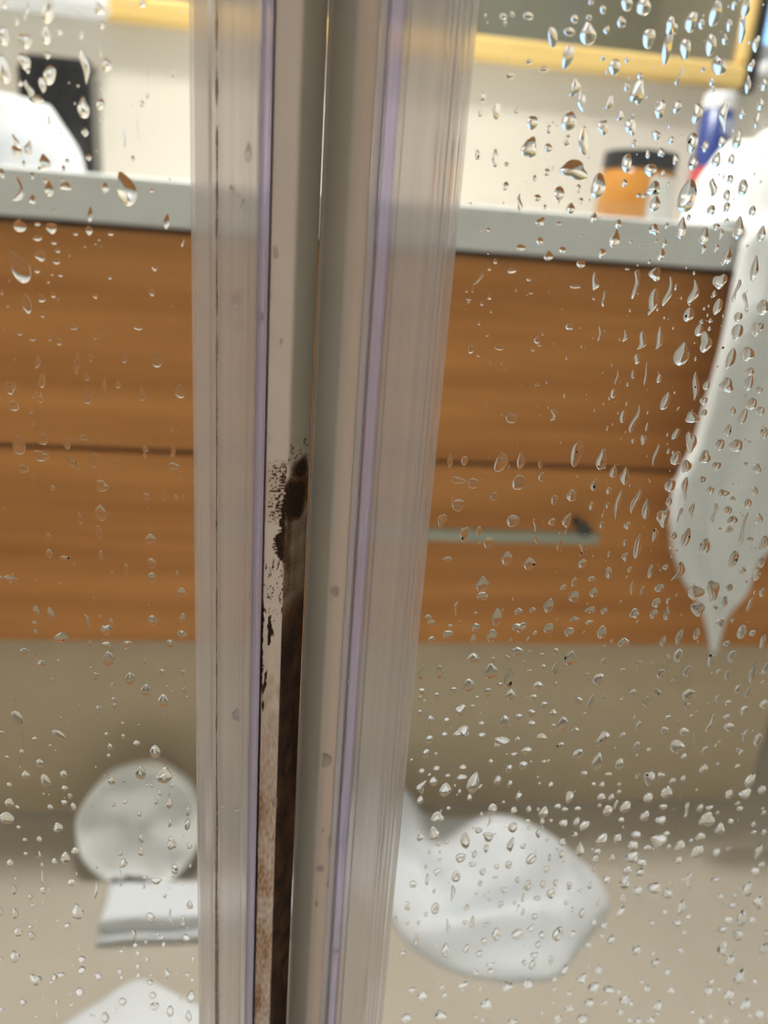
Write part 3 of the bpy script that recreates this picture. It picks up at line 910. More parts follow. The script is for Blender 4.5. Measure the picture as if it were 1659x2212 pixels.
# ------------------------------------------------------------------ water drops
# measured on six 2x enlargements: origin, then centre x, centre y, width, height, [shape, tilt]
# shapes: o oval, t tear, s crooked streak, d lobed blob
DROPS = {
    (0, 0): """20 15 30 40;115 45 30 80 s;210 50 50 110 o 20;430 40 40 50;440 108 26 34;257 135 26 30;352 152 18 36;15 155 50 80;110 175 60 60 d;200 150 40 90 t;72 90 20 40;205 238 26 34;105 265 50 80 o -20;120 305 18 26;432 220 18 50 s;460 280 45 60;20 300 50 130;365 290 50 150 s;215 325 50 90 o 20;183 365 30 66 o -10;88 360 26 28;125 390 40 90 s;160 430 60 40;360 465 52 95 t;435 450 38 46;440 383 8 14;440 517 10 14;368 570 32 40;640 330 12 60 s;748 320 14 36;637 418 14 26;615 450 20 30;540 590 22 110 s;597 565 18 90 s;212 520 14 40;265 577 10 14;575 685 16 26;383 680 26 30;65 605 40 50 s;72 655 50 46;125 640 46 70 s;193 700 50 70 t;290 695 20 20;275 730 16 30;170 730 16 20;103 707 14 26;8 750 24 40;545 815 84 155 t -18;80 820 60 110 s 15;212 815 40 70 t;283 805 46 36;455 810 30 48 t;140 862 32 36;140 760 16 28;195 780 18 20;268 775 12 16;328 828 8 14;656 823 20 16;390 925 22 70 t;233 910 12 14;720 955 26 70 t;85 975 56 56;162 967 26 18;222 985 44 50;385 995 30 40 t;327 1010 22 16;478 1010 24 18;162 1030 40 22;232 1047 26 20;250 1083 22 20;243 1130 30 24;175 1105 40 50 d;160 1167 26 26;790 1045 20 44 s;85 1155 84 140 t -24;667 1157 22 28;474 1195 16 28;208 1217 14 14;225 1185 12 14;260 1185 20 24;655 1255 24 50;178 1290 30 34;115 1310 40 90;230 1275 20 26;182 1360 22 24;8 1265 12 16;412 1280 20 20;33 1323 14 8;615 15 30 34""",
    (830, 0): """515 70 30 30;553 62 22 24;522 100 16 24;622 68 44 36;822 82 30 40;885 75 26 24;893 10 22 24;945 42 26 38;1048 18 50 60;1120 30 60 80;1025 95 40 52 t;960 130 24 36;800 135 50 44;728 160 40 90 o -15;880 145 70 110 t;1142 165 52 95;795 245 48 110 o 10;1240 115 50 80 d;1222 210 40 140;1325 95 48 100 o 10;1300 210 46 95;1370 105 26 46;1430 60 50 120 o 8;1410 195 46 100;1490 110 26 56;1470 170 26 50;1510 25 22 40;1562 35 40 80;1545 130 36 120;1605 190 30 80;1585 285 28 56;1640 365 34 56;1570 365 30 80;1445 285 60 90 o -30;1275 330 34 90 s;1380 300 18 26;1415 353 24 40;1420 385 16 30;1048 260 18 30;1048 375 24 40;945 250 20 30;995 290 50 70 o 10;965 310 14 24;1105 330 26 30;625 265 30 24;690 298 40 26;545 325 36 30;825 380 40 80 d;855 440 44 100 s -20;1095 400 52 120;975 445 30 60 d;1190 475 46 80;1265 462 36 60 o 20;1350 490 46 90;1470 500 50 140 s;1545 490 30 50;1625 450 30 60;1610 520 24 70;1020 500 26 50;1065 545 46 80 d;945 550 46 60;798 525 62 90;860 610 40 130 o -10;710 560 22 40;730 525 10 20;425 420 24 44;485 480 30 80;415 490 18 36;570 480 20 24;640 530 50 60;628 640 60 100 d;708 640 36 40;790 610 28 50;1175 585 40 44;1240 605 28 36;1232 547 14 20;1285 588 12 16;1330 615 50 90;1387 632 28 50;1080 620 22 34;1525 600 44 90 t;1458 612 30 50;403 670 24 44;478 685 26 80;528 710 20 20;703 745 26 36;650 770 20 30;525 805 26 40;820 735 110 90 d;755 835 48 60;840 815 20 40;925 805 60 115;585 880 30 90 s;662 855 32 30;850 868 18 30;805 900 40 50;693 893 14 24;905 940 28 50 t;1047 705 44 80;1150 735 56 56;1138 667 18 40;1195 660 30 40;1258 690 24 46;1335 700 46 70;1435 690 40 70;1500 690 30 46;1038 792 24 36;1165 815 50 70 d;1170 880 50 70 t;1100 845 24 20;1125 846 28 22;1205 747 18 26;1225 800 12 34;1310 850 76 150 o 10;1420 810 46 80 s;1550 810 40 70;1480 845 30 50;1495 775 26 40;1467 765 10 18;1412 908 36 44;1480 895 28 44;1590 912 30 46;1285 985 40 100 t;1315 940 18 30;1165 992 50 44 d;1220 975 20 30;1380 1020 46 80 t;1378 1074 24 40;1435 980 30 30;1455 1010 20 44;1530 985 46 100 t;1480 955 16 30;1630 1010 36 70;995 1030 50 80 t;1010 968 30 40;675 960 34 46;755 965 26 18;450 993 18 18;672 1040 34 36;940 1092 30 44;710 1105 40 44;770 1080 30 30;590 1070 40 30;1065 1045 14 12;1108 1067 14 12;1210 1050 26 40;1195 1100 36 50;1145 1130 14 20;1177 1040 12 20;1435 1070 22 36;1480 1110 40 80;1600 1160 36 110 t;480 1130 16 24;455 1162 14 16;552 1168 40 28;625 1207 20 18;410 1205 20 70 s 40;357 1255 10 20;382 1250 8 30;365 1292 24 16;422 1312 14 20;455 1285 16 24;635 1265 22 12;825 1237 50 20;850 1140 40 34;910 1215 40 80 s;950 1290 30 70 s;905 1290 14 12;1050 1162 20 12;1085 1225 46 130 s;1170 1185 46 60 d;1160 1305 56 120 s 15;1228 1255 46 130 s;1335 1260 50 110 s;1450 1215 60 60 d;1425 1270 20 32;1520 1260 40 100 s;1440 1325 36 70;1315 1360 46 60;1382 1333 12 14;1260 1240 12 30;1560 1305 36 80 s;1635 1330 50 70;1530 1370 36 46;1370 1390 20 20;1410 1385 20 20""",
    (0, 700): """85 40 24 18;140 65 30 16;215 62 16 24;320 15 36 20;595 12 40 30;255 75 24 34;410 62 16 10;430 40 12 40;160 160 34 60 s;330 170 34 100 s;538 145 24 50;678 155 50 66 t;390 145 20 36;375 232 24 26;180 245 30 60;45 275 44 50 d;60 355 40 40;142 310 16 20;172 325 24 30;375 310 38 70 t;453 280 24 100 s;612 300 28 66 t;777 290 48 60 t;510 262 24 30;132 378 14 20;140 430 14 20;715 410 16 60 s;745 455 18 20;427 470 10 24;362 490 40 24;80 525 56 80 t;185 500 40 44 d;290 515 30 50;175 570 60 44;315 600 40 70 s -20;405 590 34 60;505 605 18 36;628 540 26 26;625 568 16 22;745 545 26 60 s;750 615 46 30;100 625 44 34;440 700 54 46 d;227 708 22 20;435 815 50 70 t;428 900 26 60;345 840 20 50;632 745 26 30;710 745 14 40;760 750 20 20;780 655 14 40;15 800 10 10;210 915 22 24;650 927 46 40;212 990 30 40;280 1010 40 20;435 1000 20 40;655 1035 36 46;657 1095 34 44;545 1060 20 50;765 1080 16 30;45 1100 56 26;5 1095 14 16;783 1160 36 40;220 1255 34 60;157 1235 30 40;150 1290 24 20;155 1330 20 24;377 1285 36 66 s -20;432 1262 14 10;460 1320 46 46 d;480 1285 18 24;265 1355 66 44 o -15;660 1280 40 44;788 1270 26 40;785 1340 46 36;550 1380 34 26;460 1385 34 30;390 1380 20 26;735 1380 34 34;485 1075 10 10""",
    (830, 700): """800 12 34 30;930 40 26 70 s;1040 50 30 50 s;445 48 16 12;497 103 40 20;407 135 16 14;660 70 26 30;643 110 18 16;670 92 20 10;375 110 24 36;1110 75 50 80 s 20;1188 60 36 100 s;1360 25 36 60 t;1388 80 50 85;1285 130 70 100 t;1345 150 12 20;1093 150 30 40;1405 20 16 20;1525 35 50 70;1610 20 50 60;1497 150 40 90 o 10;1570 130 60 60 o 40;1440 185 10 14;1005 228 16 66 s;1075 218 18 36;1130 215 20 100 s;1052 262 14 18;1188 235 22 40;660 262 24 12;703 253 14 14;1345 265 40 120 s;1392 265 30 40;1480 265 60 60 d;1575 255 36 70;1620 285 28 30;1580 205 40 40;1380 330 34 36;1330 405 56 50 d;1215 335 36 80 o 15;780 310 14 20;1048 345 10 22;990 300 26 40;1030 400 24 56;1085 410 40 120 s;730 395 50 50 s;1135 445 14 36;550 408 50 40;1120 500 26 44;1075 505 20 20;1505 375 30 40;1550 400 36 66;1383 383 24 30;1625 375 36 40;1585 345 50 50;1268 368 10 12;965 450 10 24;1260 475 30 50 o 25;1325 510 46 90 d;1485 460 30 50;1640 470 36 50;1450 522 40 50;1520 525 56 56;1577 510 16 14;832 560 50 110 o 8;940 585 50 90;505 600 55 80 o 15;1172 570 26 100 s;1228 550 16 24;1260 580 46 60;1385 575 44 60;1435 612 40 36;1305 615 46 50;1610 625 40 40;1560 605 20 20;540 617 14 18;590 590 36 70 t;675 605 20 40;285 590 26 56 t;347 590 30 40;580 685 56 65;990 640 34 46;1040 655 40 80 t;905 695 26 50;970 720 26 30;1235 695 46 60;1300 715 44 100 s;1230 765 30 40;1375 670 30 30;1410 717 30 30;1465 730 46 36;1505 755 24 22;1570 775 34 40;1600 720 30 40;680 660 30 40;385 688 44 44;318 675 60 30;320 782 52 54;475 745 30 36;810 740 46 50;735 760 30 40;1010 780 30 130 s;1085 770 40 110 s;1130 800 34 90 t;895 785 24 36;1205 835 60 70 d;1275 825 26 66 s;1330 805 26 70 s;1425 815 40 80 s;1485 805 34 40;1505 847 44 36;1550 885 40 130 s;1620 840 34 40;965 785 20 24;945 825 14 20;250 850 36 60;555 850 54 52;650 870 30 60 s;655 935 20 40 s;790 850 36 60;725 855 30 30;940 868 24 30;1050 870 30 30;1170 910 28 50;1490 888 30 32;1450 885 14 14;1580 930 30 20;1250 915 28 36;1305 920 40 80 t;755 955 26 50 s;450 945 40 50;345 905 40 56;410 895 24 40;1095 960 36 110 t;1040 945 18 30;970 995 12 28;1385 960 44 66;1510 1015 40 70;1640 945 36 60;1238 962 20 18;1243 1000 16 20;850 975 26 50 s;855 1035 36 40;530 1010 48 60 t;627 1035 54 56;1040 1005 26 40;1150 1070 24 56;1215 1050 26 24;1270 1070 44 90 s 20;970 1075 30 50 o -20;1060 1060 20 24;275 1015 40 24;425 1122 56 64 t;425 1175 46 36;820 1115 24 40;895 1100 30 24;1190 1140 40 36;1115 1150 16 40;1070 1140 20 60 s;775 1138 24 24;905 1160 36 40;1345 1155 64 66 d;1420 1150 50 95 d;1490 1140 30 40;1630 1030 30 50;1610 1085 30 46;1550 1065 24 30;820 1178 46 46;310 1230 26 60 s;487 1265 44 80 t;712 1215 46 60 t;580 1240 36 30;395 1248 16 12;640 1235 30 26;190 1265 34 22;203 1290 34 24;395 1310 36 36;275 1340 44 36;205 1360 30 24;285 1305 20 16;585 1310 56 46;465 1345 46 56;385 1360 24 36;710 1315 44 46;800 1330 40 40;545 1365 16 14;820 1275 44 24;890 1235 44 30;950 1240 30 30;885 1290 30 20;940 1330 40 60 t;1035 1375 44 40;620 1360 16 22;650 1335 20 22;1080 1250 40 40;1175 1205 40 40;1165 1252 36 40;1225 1195 16 30;1220 1250 30 60;1355 1230 60 60 d;1430 1225 24 24;1470 1200 24 50;1580 1210 20 60;1505 1280 16 20;1450 1290 40 40;1545 1330 40 60;1590 1335 30 24;1350 1340 30 50;1275 1350 30 70 t;1205 1370 26 50;1480 1380 30 24;1630 1160 20 40;1635 1370 24 60""",
    (0, 1400): """105 14 40 28;150 40 20 30;180 65 40 26;470 45 50 66 t;395 85 20 12;232 138 26 24;415 120 24 34;563 130 46 56 t;545 8 16 14;485 165 26 26;625 55 10 26;630 180 42 54 t;700 100 24 20;790 105 24 20;705 225 46 60 t;492 220 30 20;495 248 22 20;797 180 20 30;807 212 12 12;425 265 24 36;75 300 48 66 o -15;95 385 10 100 s;150 390 24 16;255 375 40 60 o -40;265 300 14 12;8 365 20 20;530 325 14 16;533 382 18 24;460 370 16 16;590 410 30 24;475 425 24 30;470 465 16 20;218 420 20 12;95 450 20 30;30 472 20 20;173 497 34 40;275 545 34 36;110 545 36 34;195 572 44 56;40 590 24 24;483 573 30 36;670 447 46 56;608 537 46 64;710 548 72 70 t;745 590 20 20;280 605 26 26;303 640 20 30;635 592 14 12;657 595 16 16;690 625 20 22;732 620 14 40 s;732 670 30 46 t;675 665 18 22;40 668 40 40;75 687 16 20;217 687 26 26;278 667 24 26;318 685 22 40;540 665 16 18;492 677 14 18;602 715 20 26;30 733 66 50;80 773 18 16;250 775 44 40 d;108 827 20 16;170 825 24 26;110 888 18 14;172 893 14 34;325 875 38 26;282 905 42 54 t;235 920 24 30;45 928 30 34;182 935 16 16;735 755 18 36;812 705 18 44;810 760 28 54 t;610 820 20 44;610 878 28 40 t;740 845 38 56;818 855 24 26;520 885 22 24;532 930 36 34;520 985 14 50 s;522 1022 12 16;755 955 32 46;623 992 14 14;675 1005 44 30;622 1030 12 20;822 940 12 20;308 1010 34 30;183 990 20 60 s;187 1045 28 34;62 1045 24 40;67 995 14 12;132 1075 22 20;415 1040 24 80 s;142 1112 20 20;188 1097 10 8;5 1140 16 36;65 1145 30 50;335 1138 56 66 t;292 1198 30 24;188 1130 10 10;78 1225 40 42 t;138 1243 30 34;132 1203 22 18;250 1177 16 8;650 1165 34 50;738 1160 22 70 s;790 1180 20 50;820 1110 24 40;712 1070 16 20;575 1240 30 60 s;585 1284 20 24;685 1245 50 36 s;705 1290 20 44;805 1250 32 30;630 1270 12 20;345 1285 20 60 s;65 1330 46 50 t;10 1345 14 20;355 1345 34 34;355 1392 34 36;320 1367 14 10;525 1307 26 12;595 1320 20 26;155 1432 52 46 d;228 1435 36 54 s;265 1410 34 22;425 1420 32 34;518 1398 24 26;525 1425 16 20;595 1375 20 26;598 1415 20 30;650 1410 14 14;648 1443 28 24;722 1405 26 46 t;810 1410 24 14;830 1433 16 18;832 1345 14 30;635 1345 20 30;347 1490 40 46;302 1495 14 10;100 1530 28 30;310 1538 20 16;245 1530 16 24;530 1527 34 34;660 1500 30 30;668 1545 40 30;825 1505 40 54 t;735 1570 30 50;815 1590 26 50;158 1588 18 12;8 1560 26 26;455 1595 34 46;400 1588 20 12;250 1585 14 34""",
    (830, 1400): """575 12 50 40;385 40 50 44;470 50 24 24;530 40 24 20;627 18 20 20;680 28 24 16;740 14 26 30;805 45 56 66 t;605 60 14 12;1100 65 30 24;945 55 24 26;1030 95 26 16;162 105 30 66 t;238 105 30 60;460 100 58 72;540 130 40 80;365 160 56 60 t;500 158 24 20;685 80 26 22;628 98 20 14;740 85 26 60;740 155 16 20;875 120 24 26;925 132 48 50;665 160 44 36;1195 110 34 44;1220 45 30 36;1270 30 40 60;1310 100 36 50;1415 50 36 60;1445 100 24 20;1500 35 36 50;1595 105 34 90 t;1650 85 30 60;1480 115 24 40;1530 175 30 40;1575 190 30 50;1640 240 36 40;1635 145 14 14;1555 265 30 40;1485 235 26 24;1440 215 20 40;162 185 30 24;155 215 16 20;175 228 16 12;400 212 16 12;447 192 30 40;300 180 30 24;645 212 30 30;545 200 40 50;225 215 24 50;945 205 12 30;1075 192 30 30;1025 220 14 12;1130 230 26 44;1180 190 36 26;1315 200 50 50 o 40;1310 250 26 30;1325 292 16 14;1480 297 30 24;895 235 34 70;840 225 30 30;690 245 30 30;155 278 24 24;330 270 50 46;382 250 20 12;415 283 10 10;730 280 34 30;580 295 34 26;635 280 34 34;200 310 34 44;268 315 26 34;420 325 24 24;520 320 40 60;770 325 46 66 t;730 335 20 20;635 325 34 26;865 285 16 16;950 300 10 10;1080 300 10 14;1098 335 24 36;1225 300 24 24;1210 355 44 30 o 50;1295 360 44 34 o 50;1410 320 30 80 s;1490 340 46 36 o 40;1560 375 26 60;1615 395 36 56;1345 385 20 70 s;1445 405 14 14;335 365 62 60 d;260 375 26 30;195 395 30 40;420 380 30 34;505 405 70 44 d;575 395 24 30;680 382 42 28 d;828 352 26 16;760 425 30 44;945 390 48 66 o 20;835 457 54 36 d;920 490 48 80 t;615 440 44 30;1030 378 26 30;1090 425 26 50;1142 438 20 18;1265 425 74 50 o 40;1385 440 26 40;1525 440 18 16;1540 452 20 30;180 455 30 40;118 483 12 14;223 460 14 24;600 505 36 40;690 490 20 16;710 487 14 14;635 490 10 10;560 460 24 24;460 490 20 24;1015 500 36 50;1295 468 24 24;1380 520 36 36;1440 500 14 14;1525 510 24 20;340 515 30 26;226 520 30 26;212 575 36 44;165 600 40 60 s;335 557 40 26;263 610 52 62 t;385 580 52 95 t;368 645 20 30;415 600 16 24;325 620 14 24;195 548 14 16;275 550 22 16;162 530 24 24;490 570 30 40;540 520 24 40;543 585 20 30;580 640 26 36;863 543 28 30;905 587 20 16;968 545 34 16;940 590 24 24;1015 588 16 14;1145 560 46 60 d;1193 550 34 26;1290 562 24 22;1245 575 30 30;1220 620 46 52 t;1580 570 42 56 o 20;1560 628 46 40;1630 610 36 36;1490 630 30 40;1140 645 40 40;1205 685 36 24;1015 620 20 20;938 642 36 30;980 645 24 30;800 640 36 50 d;720 590 20 26;155 655 26 40;230 730 56 40 d;278 692 18 18;468 690 40 46 t;420 717 16 18;560 700 26 30;515 665 14 12;690 708 40 50 t;625 695 22 26;665 695 14 14;683 748 20 26;750 682 28 22;780 695 30 16;835 692 30 16;965 700 42 46;1042 685 44 50;1001 675 14 44;930 680 18 16;1125 725 36 44;1195 742 40 34;1025 740 26 20;1305 700 36 70 s;1365 690 26 34;1405 690 28 20;1395 740 60 60 d;1525 670 24 16;1535 692 30 18;1440 710 14 14;1640 710 20 22;455 745 20 56 s;620 745 24 14;720 745 16 14;405 787 26 26;350 830 44 70 t;450 815 46 40 d;440 865 20 36;555 775 40 44;545 850 30 56;480 803 10 10;625 775 16 20;665 800 22 36;775 755 34 30;830 750 26 40;865 765 36 46 o 30;823 805 28 22;770 838 34 32;845 870 36 70 t;705 830 18 14;600 855 26 26;940 825 44 54 o 20;1008 823 34 44;1088 805 40 30;1075 850 44 36;1135 862 44 22;1185 830 66 56 d;1220 800 30 20;1228 858 20 22;1275 855 44 50;1365 815 44 36;1325 830 20 16;1450 780 44 40;1350 880 50 60 o 30;1497 747 24 20;1595 795 30 16;1640 795 20 30;1595 760 20 20;150 810 44 46 s;215 800 44 50 d;235 842 20 24;195 880 16 20;270 838 24 16;230 965 54 30 s;180 943 14 20;310 985 40 52 t;330 905 44 40;390 890 20 30;380 935 30 20;240 915 16 14;240 880 12 14;425 965 26 30;415 1015 20 26;485 942 26 20;538 935 30 34;635 910 40 50 o 20;700 955 26 30;715 905 16 30;765 890 20 36;910 910 26 36;985 905 24 30;920 878 30 24;1070 900 54 50;1110 925 50 34 o 40;1270 915 30 30;1050 957 34 34;1105 968 40 34;960 1000 34 36;1040 1010 46 60;1165 1035 58 46;1225 1060 36 44;1315 1005 40 66 s;1285 1000 20 14;1095 1047 40 34;1030 1080 24 40;905 952 16 30;125 1018 34 30;185 1000 16 50;295 1060 26 70 s;215 1050 14 20;220 1125 36 46;100 1115 26 36;180 1150 18 20;455 1085 20 16;480 990 24 10;575 1000 16 30;620 1025 30 44;685 1020 26 30;740 1015 20 30;720 1060 34 44;518 1045 26 26;800 1025 26 30;850 1045 24 16;890 1025 20 30;660 1080 30 20;600 1080 14 40;565 1100 16 20;505 1105 20 26;785 1100 20 20;925 1100 14 24;855 1145 26 40;810 1130 20 20;600 1140 16 30;650 1160 26 26;1020 1140 26 50 o 20;1285 1120 32 60;1210 1140 24 20;1265 1185 36 30;1155 1190 24 26;950 1200 34 30;905 1185 30 30;940 1243 24 18;355 1120 20 30;350 1185 20 20;380 1185 24 46;275 1200 26 66 s;40 1175 20 36;100 1185 16 24;148 1185 14 20;140 1260 24 50;265 1305 36 60 t;485 1235 40 56 t;575 1235 46 46 o 20;445 1195 30 16;355 1300 24 36;410 1320 30 30;430 1265 24 26;635 1210 34 30;680 1240 26 30;750 1235 44 60;815 1235 34 30;665 1280 26 30;640 1368 30 42;605 1360 24 26;720 1350 20 40;650 1325 36 26;460 1365 34 20;460 1395 30 26;395 1400 30 26;80 1320 24 26;1090 1305 36 40;980 1260 36 34;880 1280 30 24;1170 1360 30 40;1160 1320 14 14;1220 1400 30 34;1280 1305 30 24;1295 1230 26 14;1460 1215 40 30;1460 1300 44 50 d;1530 1240 40 46;1495 1350 34 44;1545 1165 40 70 t;1590 1175 30 30;1500 1110 36 24;1510 1070 24 30;1570 1040 44 60;1615 1100 36 56;1640 1300 30 50;1450 1075 30 30;1470 1105 14 16;1485 1175 36 30;1310 1160 26 24;1430 1000 40 20;1600 965 40 36;1630 935 24 24;1615 880 30 66;1435 880 30 30;1650 1235 20 30;1535 1420 46 66 t;1600 1440 26 24;1490 1495 40 40;1560 1540 40 56 t;1620 1580 40 40;1500 1530 20 18;1410 1440 24 26;1400 1480 34 40;1445 1475 20 16;1240 1475 30 26;1035 1520 40 40;1180 1545 36 44;970 1475 56 30 o 40;905 1465 44 46;855 1430 40 50;925 1390 34 50;780 1390 30 40;735 1430 24 16;733 1470 24 16;620 1450 44 40;530 1465 40 50;340 1460 40 46;440 1540 44 50;165 1500 44 46 t;120 1475 30 20;245 1585 46 40;95 1598 40 40;415 1470 14 20;250 1465 20 24;260 1500 20 30;395 1590 20 16;425 1605 24 14;800 1490 20 20;800 1555 40 20;885 1530 40 34;855 1600 44 40;750 1600 34 30;680 1575 14 14;555 1610 40 20;955 1530 20 20;1020 1570 30 24;1060 1605 26 24;1095 1610 34 30;1155 1605 30 24;1135 1470 26 30;1110 1440 20 20;1065 1535 20 24;1300 1520 12 16;1330 1570 20 20;1370 1610 30 30;1475 1610 24 24;1010 1485 26 22;1405 1590 26 24;1580 1590 20 18""",
}
# drops that cling to the seals and strips (photo pixels, height of the surface there)
SEAL_DROPS = """509 650 13 30 t 0 -.0016;562 685 16 30 t 0 -.0031;500 410 10 20 o 0 -.0016;523 450 12 44 s 0 -.0016;537 330 14 44 t 0 -.0022;632 540 18 54 o 0 -.0006;596 545 10 30 o 0 -.0021;583 640 10 16 t 0 -.0021;608 740 10 28 s 0 -.0021;584 952 10 10 o 0 -.0021;727 1275 24 30 d 0 -.0015;727 1360 13 28 t 0 -.0015;716 1497 14 24 t 0 -.0018;719 1475 12 14 o 0 -.0018;708 1640 26 34 d 0 -.0018;700 1790 14 22 t 0 -.0018;712 1820 9 26 o 0 -.0024;695 1875 17 22 d 0 -.0018;706 1910 12 14 o 0 -.0020;686 1950 11 28 o 0 -.0015;754 1470 9 12 o 0 -.0027;543 1285 9 22 o 0 -.0022;773 1205 10 16 o 0 -.0020;595 1733 16 26 t 0 -.0021;480 1742 14 8 o 20 -.0014;512 1750 12 8 o 20 -.0016;511 1545 18 30 d 0 -.0016;741 1815 10 12 o 0 -.0025;725 2055 10 14 o 0 -.0028;680 2060 10 24 o 0 -.0010;672 2150 9 22 o 0 -.0010;540 1915 8 30 s 0 -.0026"""

random.seed(11)
specs = []
for (ox, oy), txt in DROPS.items():
    for it in txt.split(';'):
        f = it.split()
        x, y, w_, h_ = [float(v) for v in f[:4]]
        t = f[4] if len(f) > 4 else random.choice('ooodt')
        a = float(f[5]) if len(f) > 5 else random.uniform(-8, 8)
        specs.append([ox + x / 2, oy + y / 2, w_ / 2, h_ / 2, t, a, 0.0])
for it in SEAL_DROPS.split(';'):
    f = it.split()
    specs.append([float(f[0]), float(f[1]), float(f[2]), float(f[3]), f[4], float(f[5]), float(f[6])])
n_meas = len(specs)
for sp in specs:          # keep the drops on the glass clear of the seals
    if sp[6] == 0:
        if sp[0] < 500: sp[0] = min(sp[0], 409 + .0095 * sp[1] - sp[2] * .62)
        else: sp[0] = max(sp[0], 1037 - .095 * sp[1] + sp[2] * .62)


def drop_mesh(bm, px, py, w_, h_, t, a, dy, rnd, SEG=22, RINGS=6):
    yb_ = YD + dy - .00003
    c_ = on_y(px, py, yb_)
    e1_, e2_ = on_y(px + w_ / 2, py, yb_), on_y(px, py - h_ / 2, yb_)
    hw = (e1_ - c_).length
    hh = (e2_ - c_).length
    ca, sa = math.cos(math.radians(a)), math.sin(math.radians(a))
    ph = [rnd.uniform(0, 6.28) for _ in range(5)]
    am = {'o': .07, 't': .06, 's': .10, 'd': .22}[t]
    bend = rnd.choice((-1, 1)) * rnd.uniform(.25, .5) if t == 's' else rnd.uniform(-.08, .08)
    peak = rnd.uniform(.48, .80) * min(hw, hh * 1.0)
    peak = min(peak, .0024)
    if t == 's': peak = rnd.uniform(.5, .7) * hw * .8
    rows_ = []
    for k in range(RINGS + 1):
        rr_ = math.cos(math.pi / 2 * k / RINGS)
        if k == RINGS: rr_ = 0.0
        row_ = []
        for i in range(SEG if k < RINGS else 1):
            th = 2 * math.pi * i / SEG
            R_ = 1 + am * (.8 * math.sin(2 * th + ph[0]) * .6 + .7 * math.sin(3 * th + ph[1]) + .45 * math.sin(5 * th + ph[2]) * .6)
            u, v = R_ * math.cos(th), R_ * math.sin(th)
            if t == 't':
                u *= 1 - .42 * smooth01((v + .15) / 1.15)
                v = v * 1.0
            if t == 's':
                u *= .55 + .25 * math.sin(v * 2.3 + ph[3])
            u *= rr_; v *= rr_
            zz_ = (1 - rr_ ** 2) ** 0.70
            if t == 'd':
                zz_ *= 1 + .18 * math.sin(3 * u + ph[3]) * math.cos(2.6 * v + ph[4])
            zz_ *= 1 - .22 * v
            if t == 's':
                u += bend * math.sin(v * 2.4 + ph[4])
            else:
                u += bend * v * v
            X_, Z_ = u * hw, v * hh
            row_.append(bm.verts.new((c_.x + X_ * ca - Z_ * sa * -1 * 1.0, yb_ - peak * zz_, c_.z + Z_ * ca - X_ * sa)))
        rows_.append(row_)
    for a_, b_ in zip(rows_, rows_[1:-1]):
        for i in range(SEG):
            bm.faces.new((a_[i], a_[(i + 1) % SEG], b_[(i + 1) % SEG], b_[i]))
    for i in range(SEG):
        bm.faces.new((rows_[-2][i], rows_[-2][(i + 1) % SEG], rows_[-1][0]))
    bm.faces.new(rows_[0][::-1])
    return c_


def finish(bm, name):
    o_ = obj(name, bm, MAT['water'], None, True)
    for p in o_.data.polygons:
        if len(p.vertices) > 4: p.use_smooth = False
    return o_


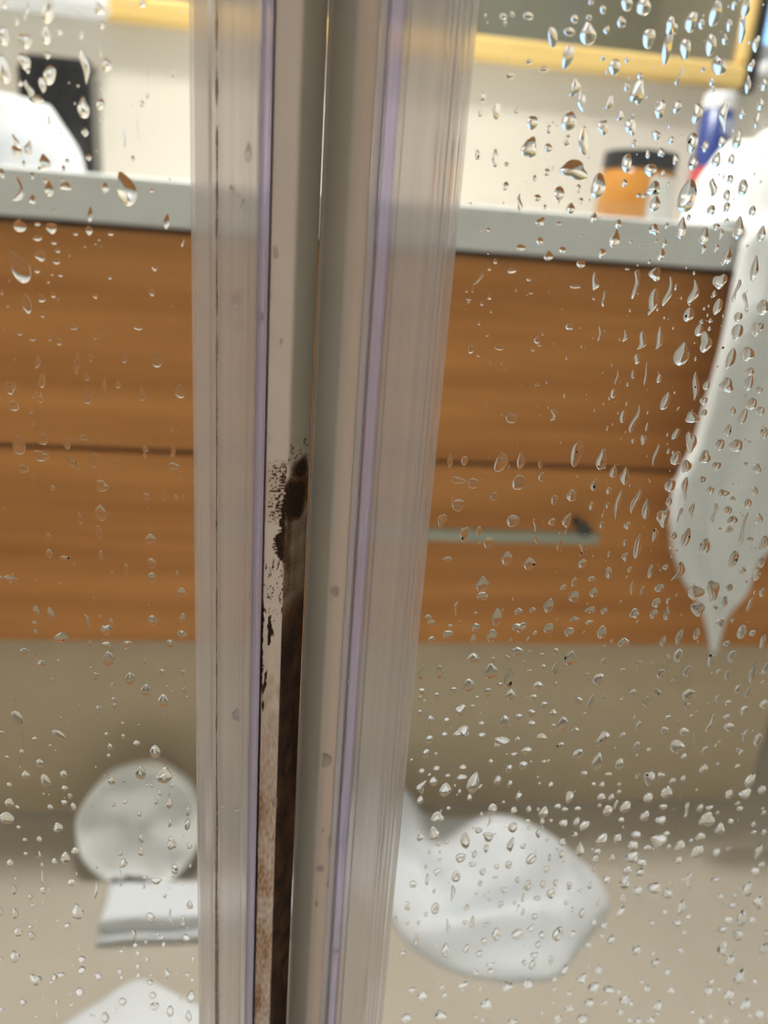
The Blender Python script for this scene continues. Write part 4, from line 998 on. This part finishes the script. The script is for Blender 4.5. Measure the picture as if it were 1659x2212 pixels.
order = sorted(range(n_meas), key=lambda i: -specs[i][2] * specs[i][3])
order = [i for i in order if specs[i][6] != 0] + [i for i in order if specs[i][6] == 0]
SHAPE = {'o': 'rounded', 't': 'teardrop-shaped', 's': 'long crooked', 'd': 'lobed irregular'}
for rank, i in enumerate(order[:300]):
    px, py, w_, h_, t, a, dy = specs[i]
    rnd = random.Random(1000 + i)
    bm = bmesh.new()
    drop_mesh(bm, px, py, w_, h_, t, a, dy, rnd)
    o = finish(bm, 'water_drop')
    ar = w_ * h_
    sz = 'very large ' if ar > 1700 else 'large ' if ar > 1000 else 'medium-sized ' if ar > 600 else 'small '
    sl = 'slender ' if h_ > 2.1 * w_ and t != 's' else 'squat ' if h_ < 1.02 * w_ else ''
    lean = 'leaning ' if abs(a) > 12 else ''
    level = 'above mould height' if py < 950 else 'at upper mould height' if py < 1290 else 'at flaking mould height' if py < 1620 else 'at brown stain height'
    if dy:
        where = 'on the plastic edge of the mouldy door' if px < 665 else 'on the plastic edge of the clean door'
    elif px < 500:
        where = 'by the seal on mouldy-edged glass' if px > 300 else 'on the mouldy-edged glass ' + level
    else:
        where = 'by the ribbed seal on clean-edged glass' if px < 1170 - .09 * py else 'on the clean-edged glass ' + level
    lab = '%s%s%s%s water drop %s' % (sz, lean, sl, SHAPE[t], where)
    tag(o, lab, 'water drop', lab.replace('water drop', 'water drops'))

# the remaining drops and the fine spray between them, past what can be told apart
for side, lo, hi, lab in ((0, -40, 412, 'fine water spray and small drops on the glass of the mouldy-edged door'), (1, 940, 1700, 'fine water spray and small drops on the glass of the clean-edged door')):
    bm = bmesh.new()
    for i in order[300:]:
        px, py, w_, h_, t, a, dy = specs[i]
        if (px < 500) != (side == 0): continue
        drop_mesh(bm, px, py, w_, h_, t, a, dy, random.Random(1000 + i), 16, 4)
    rnd = random.Random(77 + side)
    for k in range(260 if side == 0 else 700):
        py = rnd.uniform(-30, 2240)
        px = rnd.uniform(lo, hi)
        if side == 1 and px < 1035 - .095 * py + 12: continue
        dens = .35 + .65 * smooth01((px - 900) / 600) if side else .5
        if py > 1400: dens = max(dens, .8)
        if rnd.random() > dens: continue
        s = rnd.choice((2.0, 2.6, 3.2, 4.2, 5.5))
        drop_mesh(bm, px, py, s * rnd.uniform(.8, 1.1), s * rnd.uniform(.9, 1.7), 'o', 0, 0, rnd, 9, 3)
    # the wet glass goes on past the part that the photo shows
    for k in range(2000):
        X_ = rnd.uniform(-0.50, -0.03) if side == 0 else rnd.uniform(0.05, 0.62)
        Z_ = rnd.uniform(0.36, 1.04)
        v = Vector((X_, YD, Z_)) - CAM
        q = Vector((AX.x * v.x + AY.x * v.y + AZ.x * v.z, AX.y * v.x + AY.y * v.y + AZ.y * v.z, AX.z * v.x + AY.z * v.y + AZ.z * v.z))
        px, py = CX - F * q.x / q.z, CY + F * q.y / q.z
        if -25 < px < 1684 and -25 < py < 2237: continue
        s = rnd.choice((8, 11, 14, 17, 21))
        drop_mesh(bm, px, py, s * rnd.uniform(.8, 1.1), s * rnd.uniform(.9, 1.8), rnd.choice('otds'), 0, 0, rnd, 12, 4)
    o = finish(bm, 'water_spray')
    tag(o, lab, 'water', None, 'stuff')
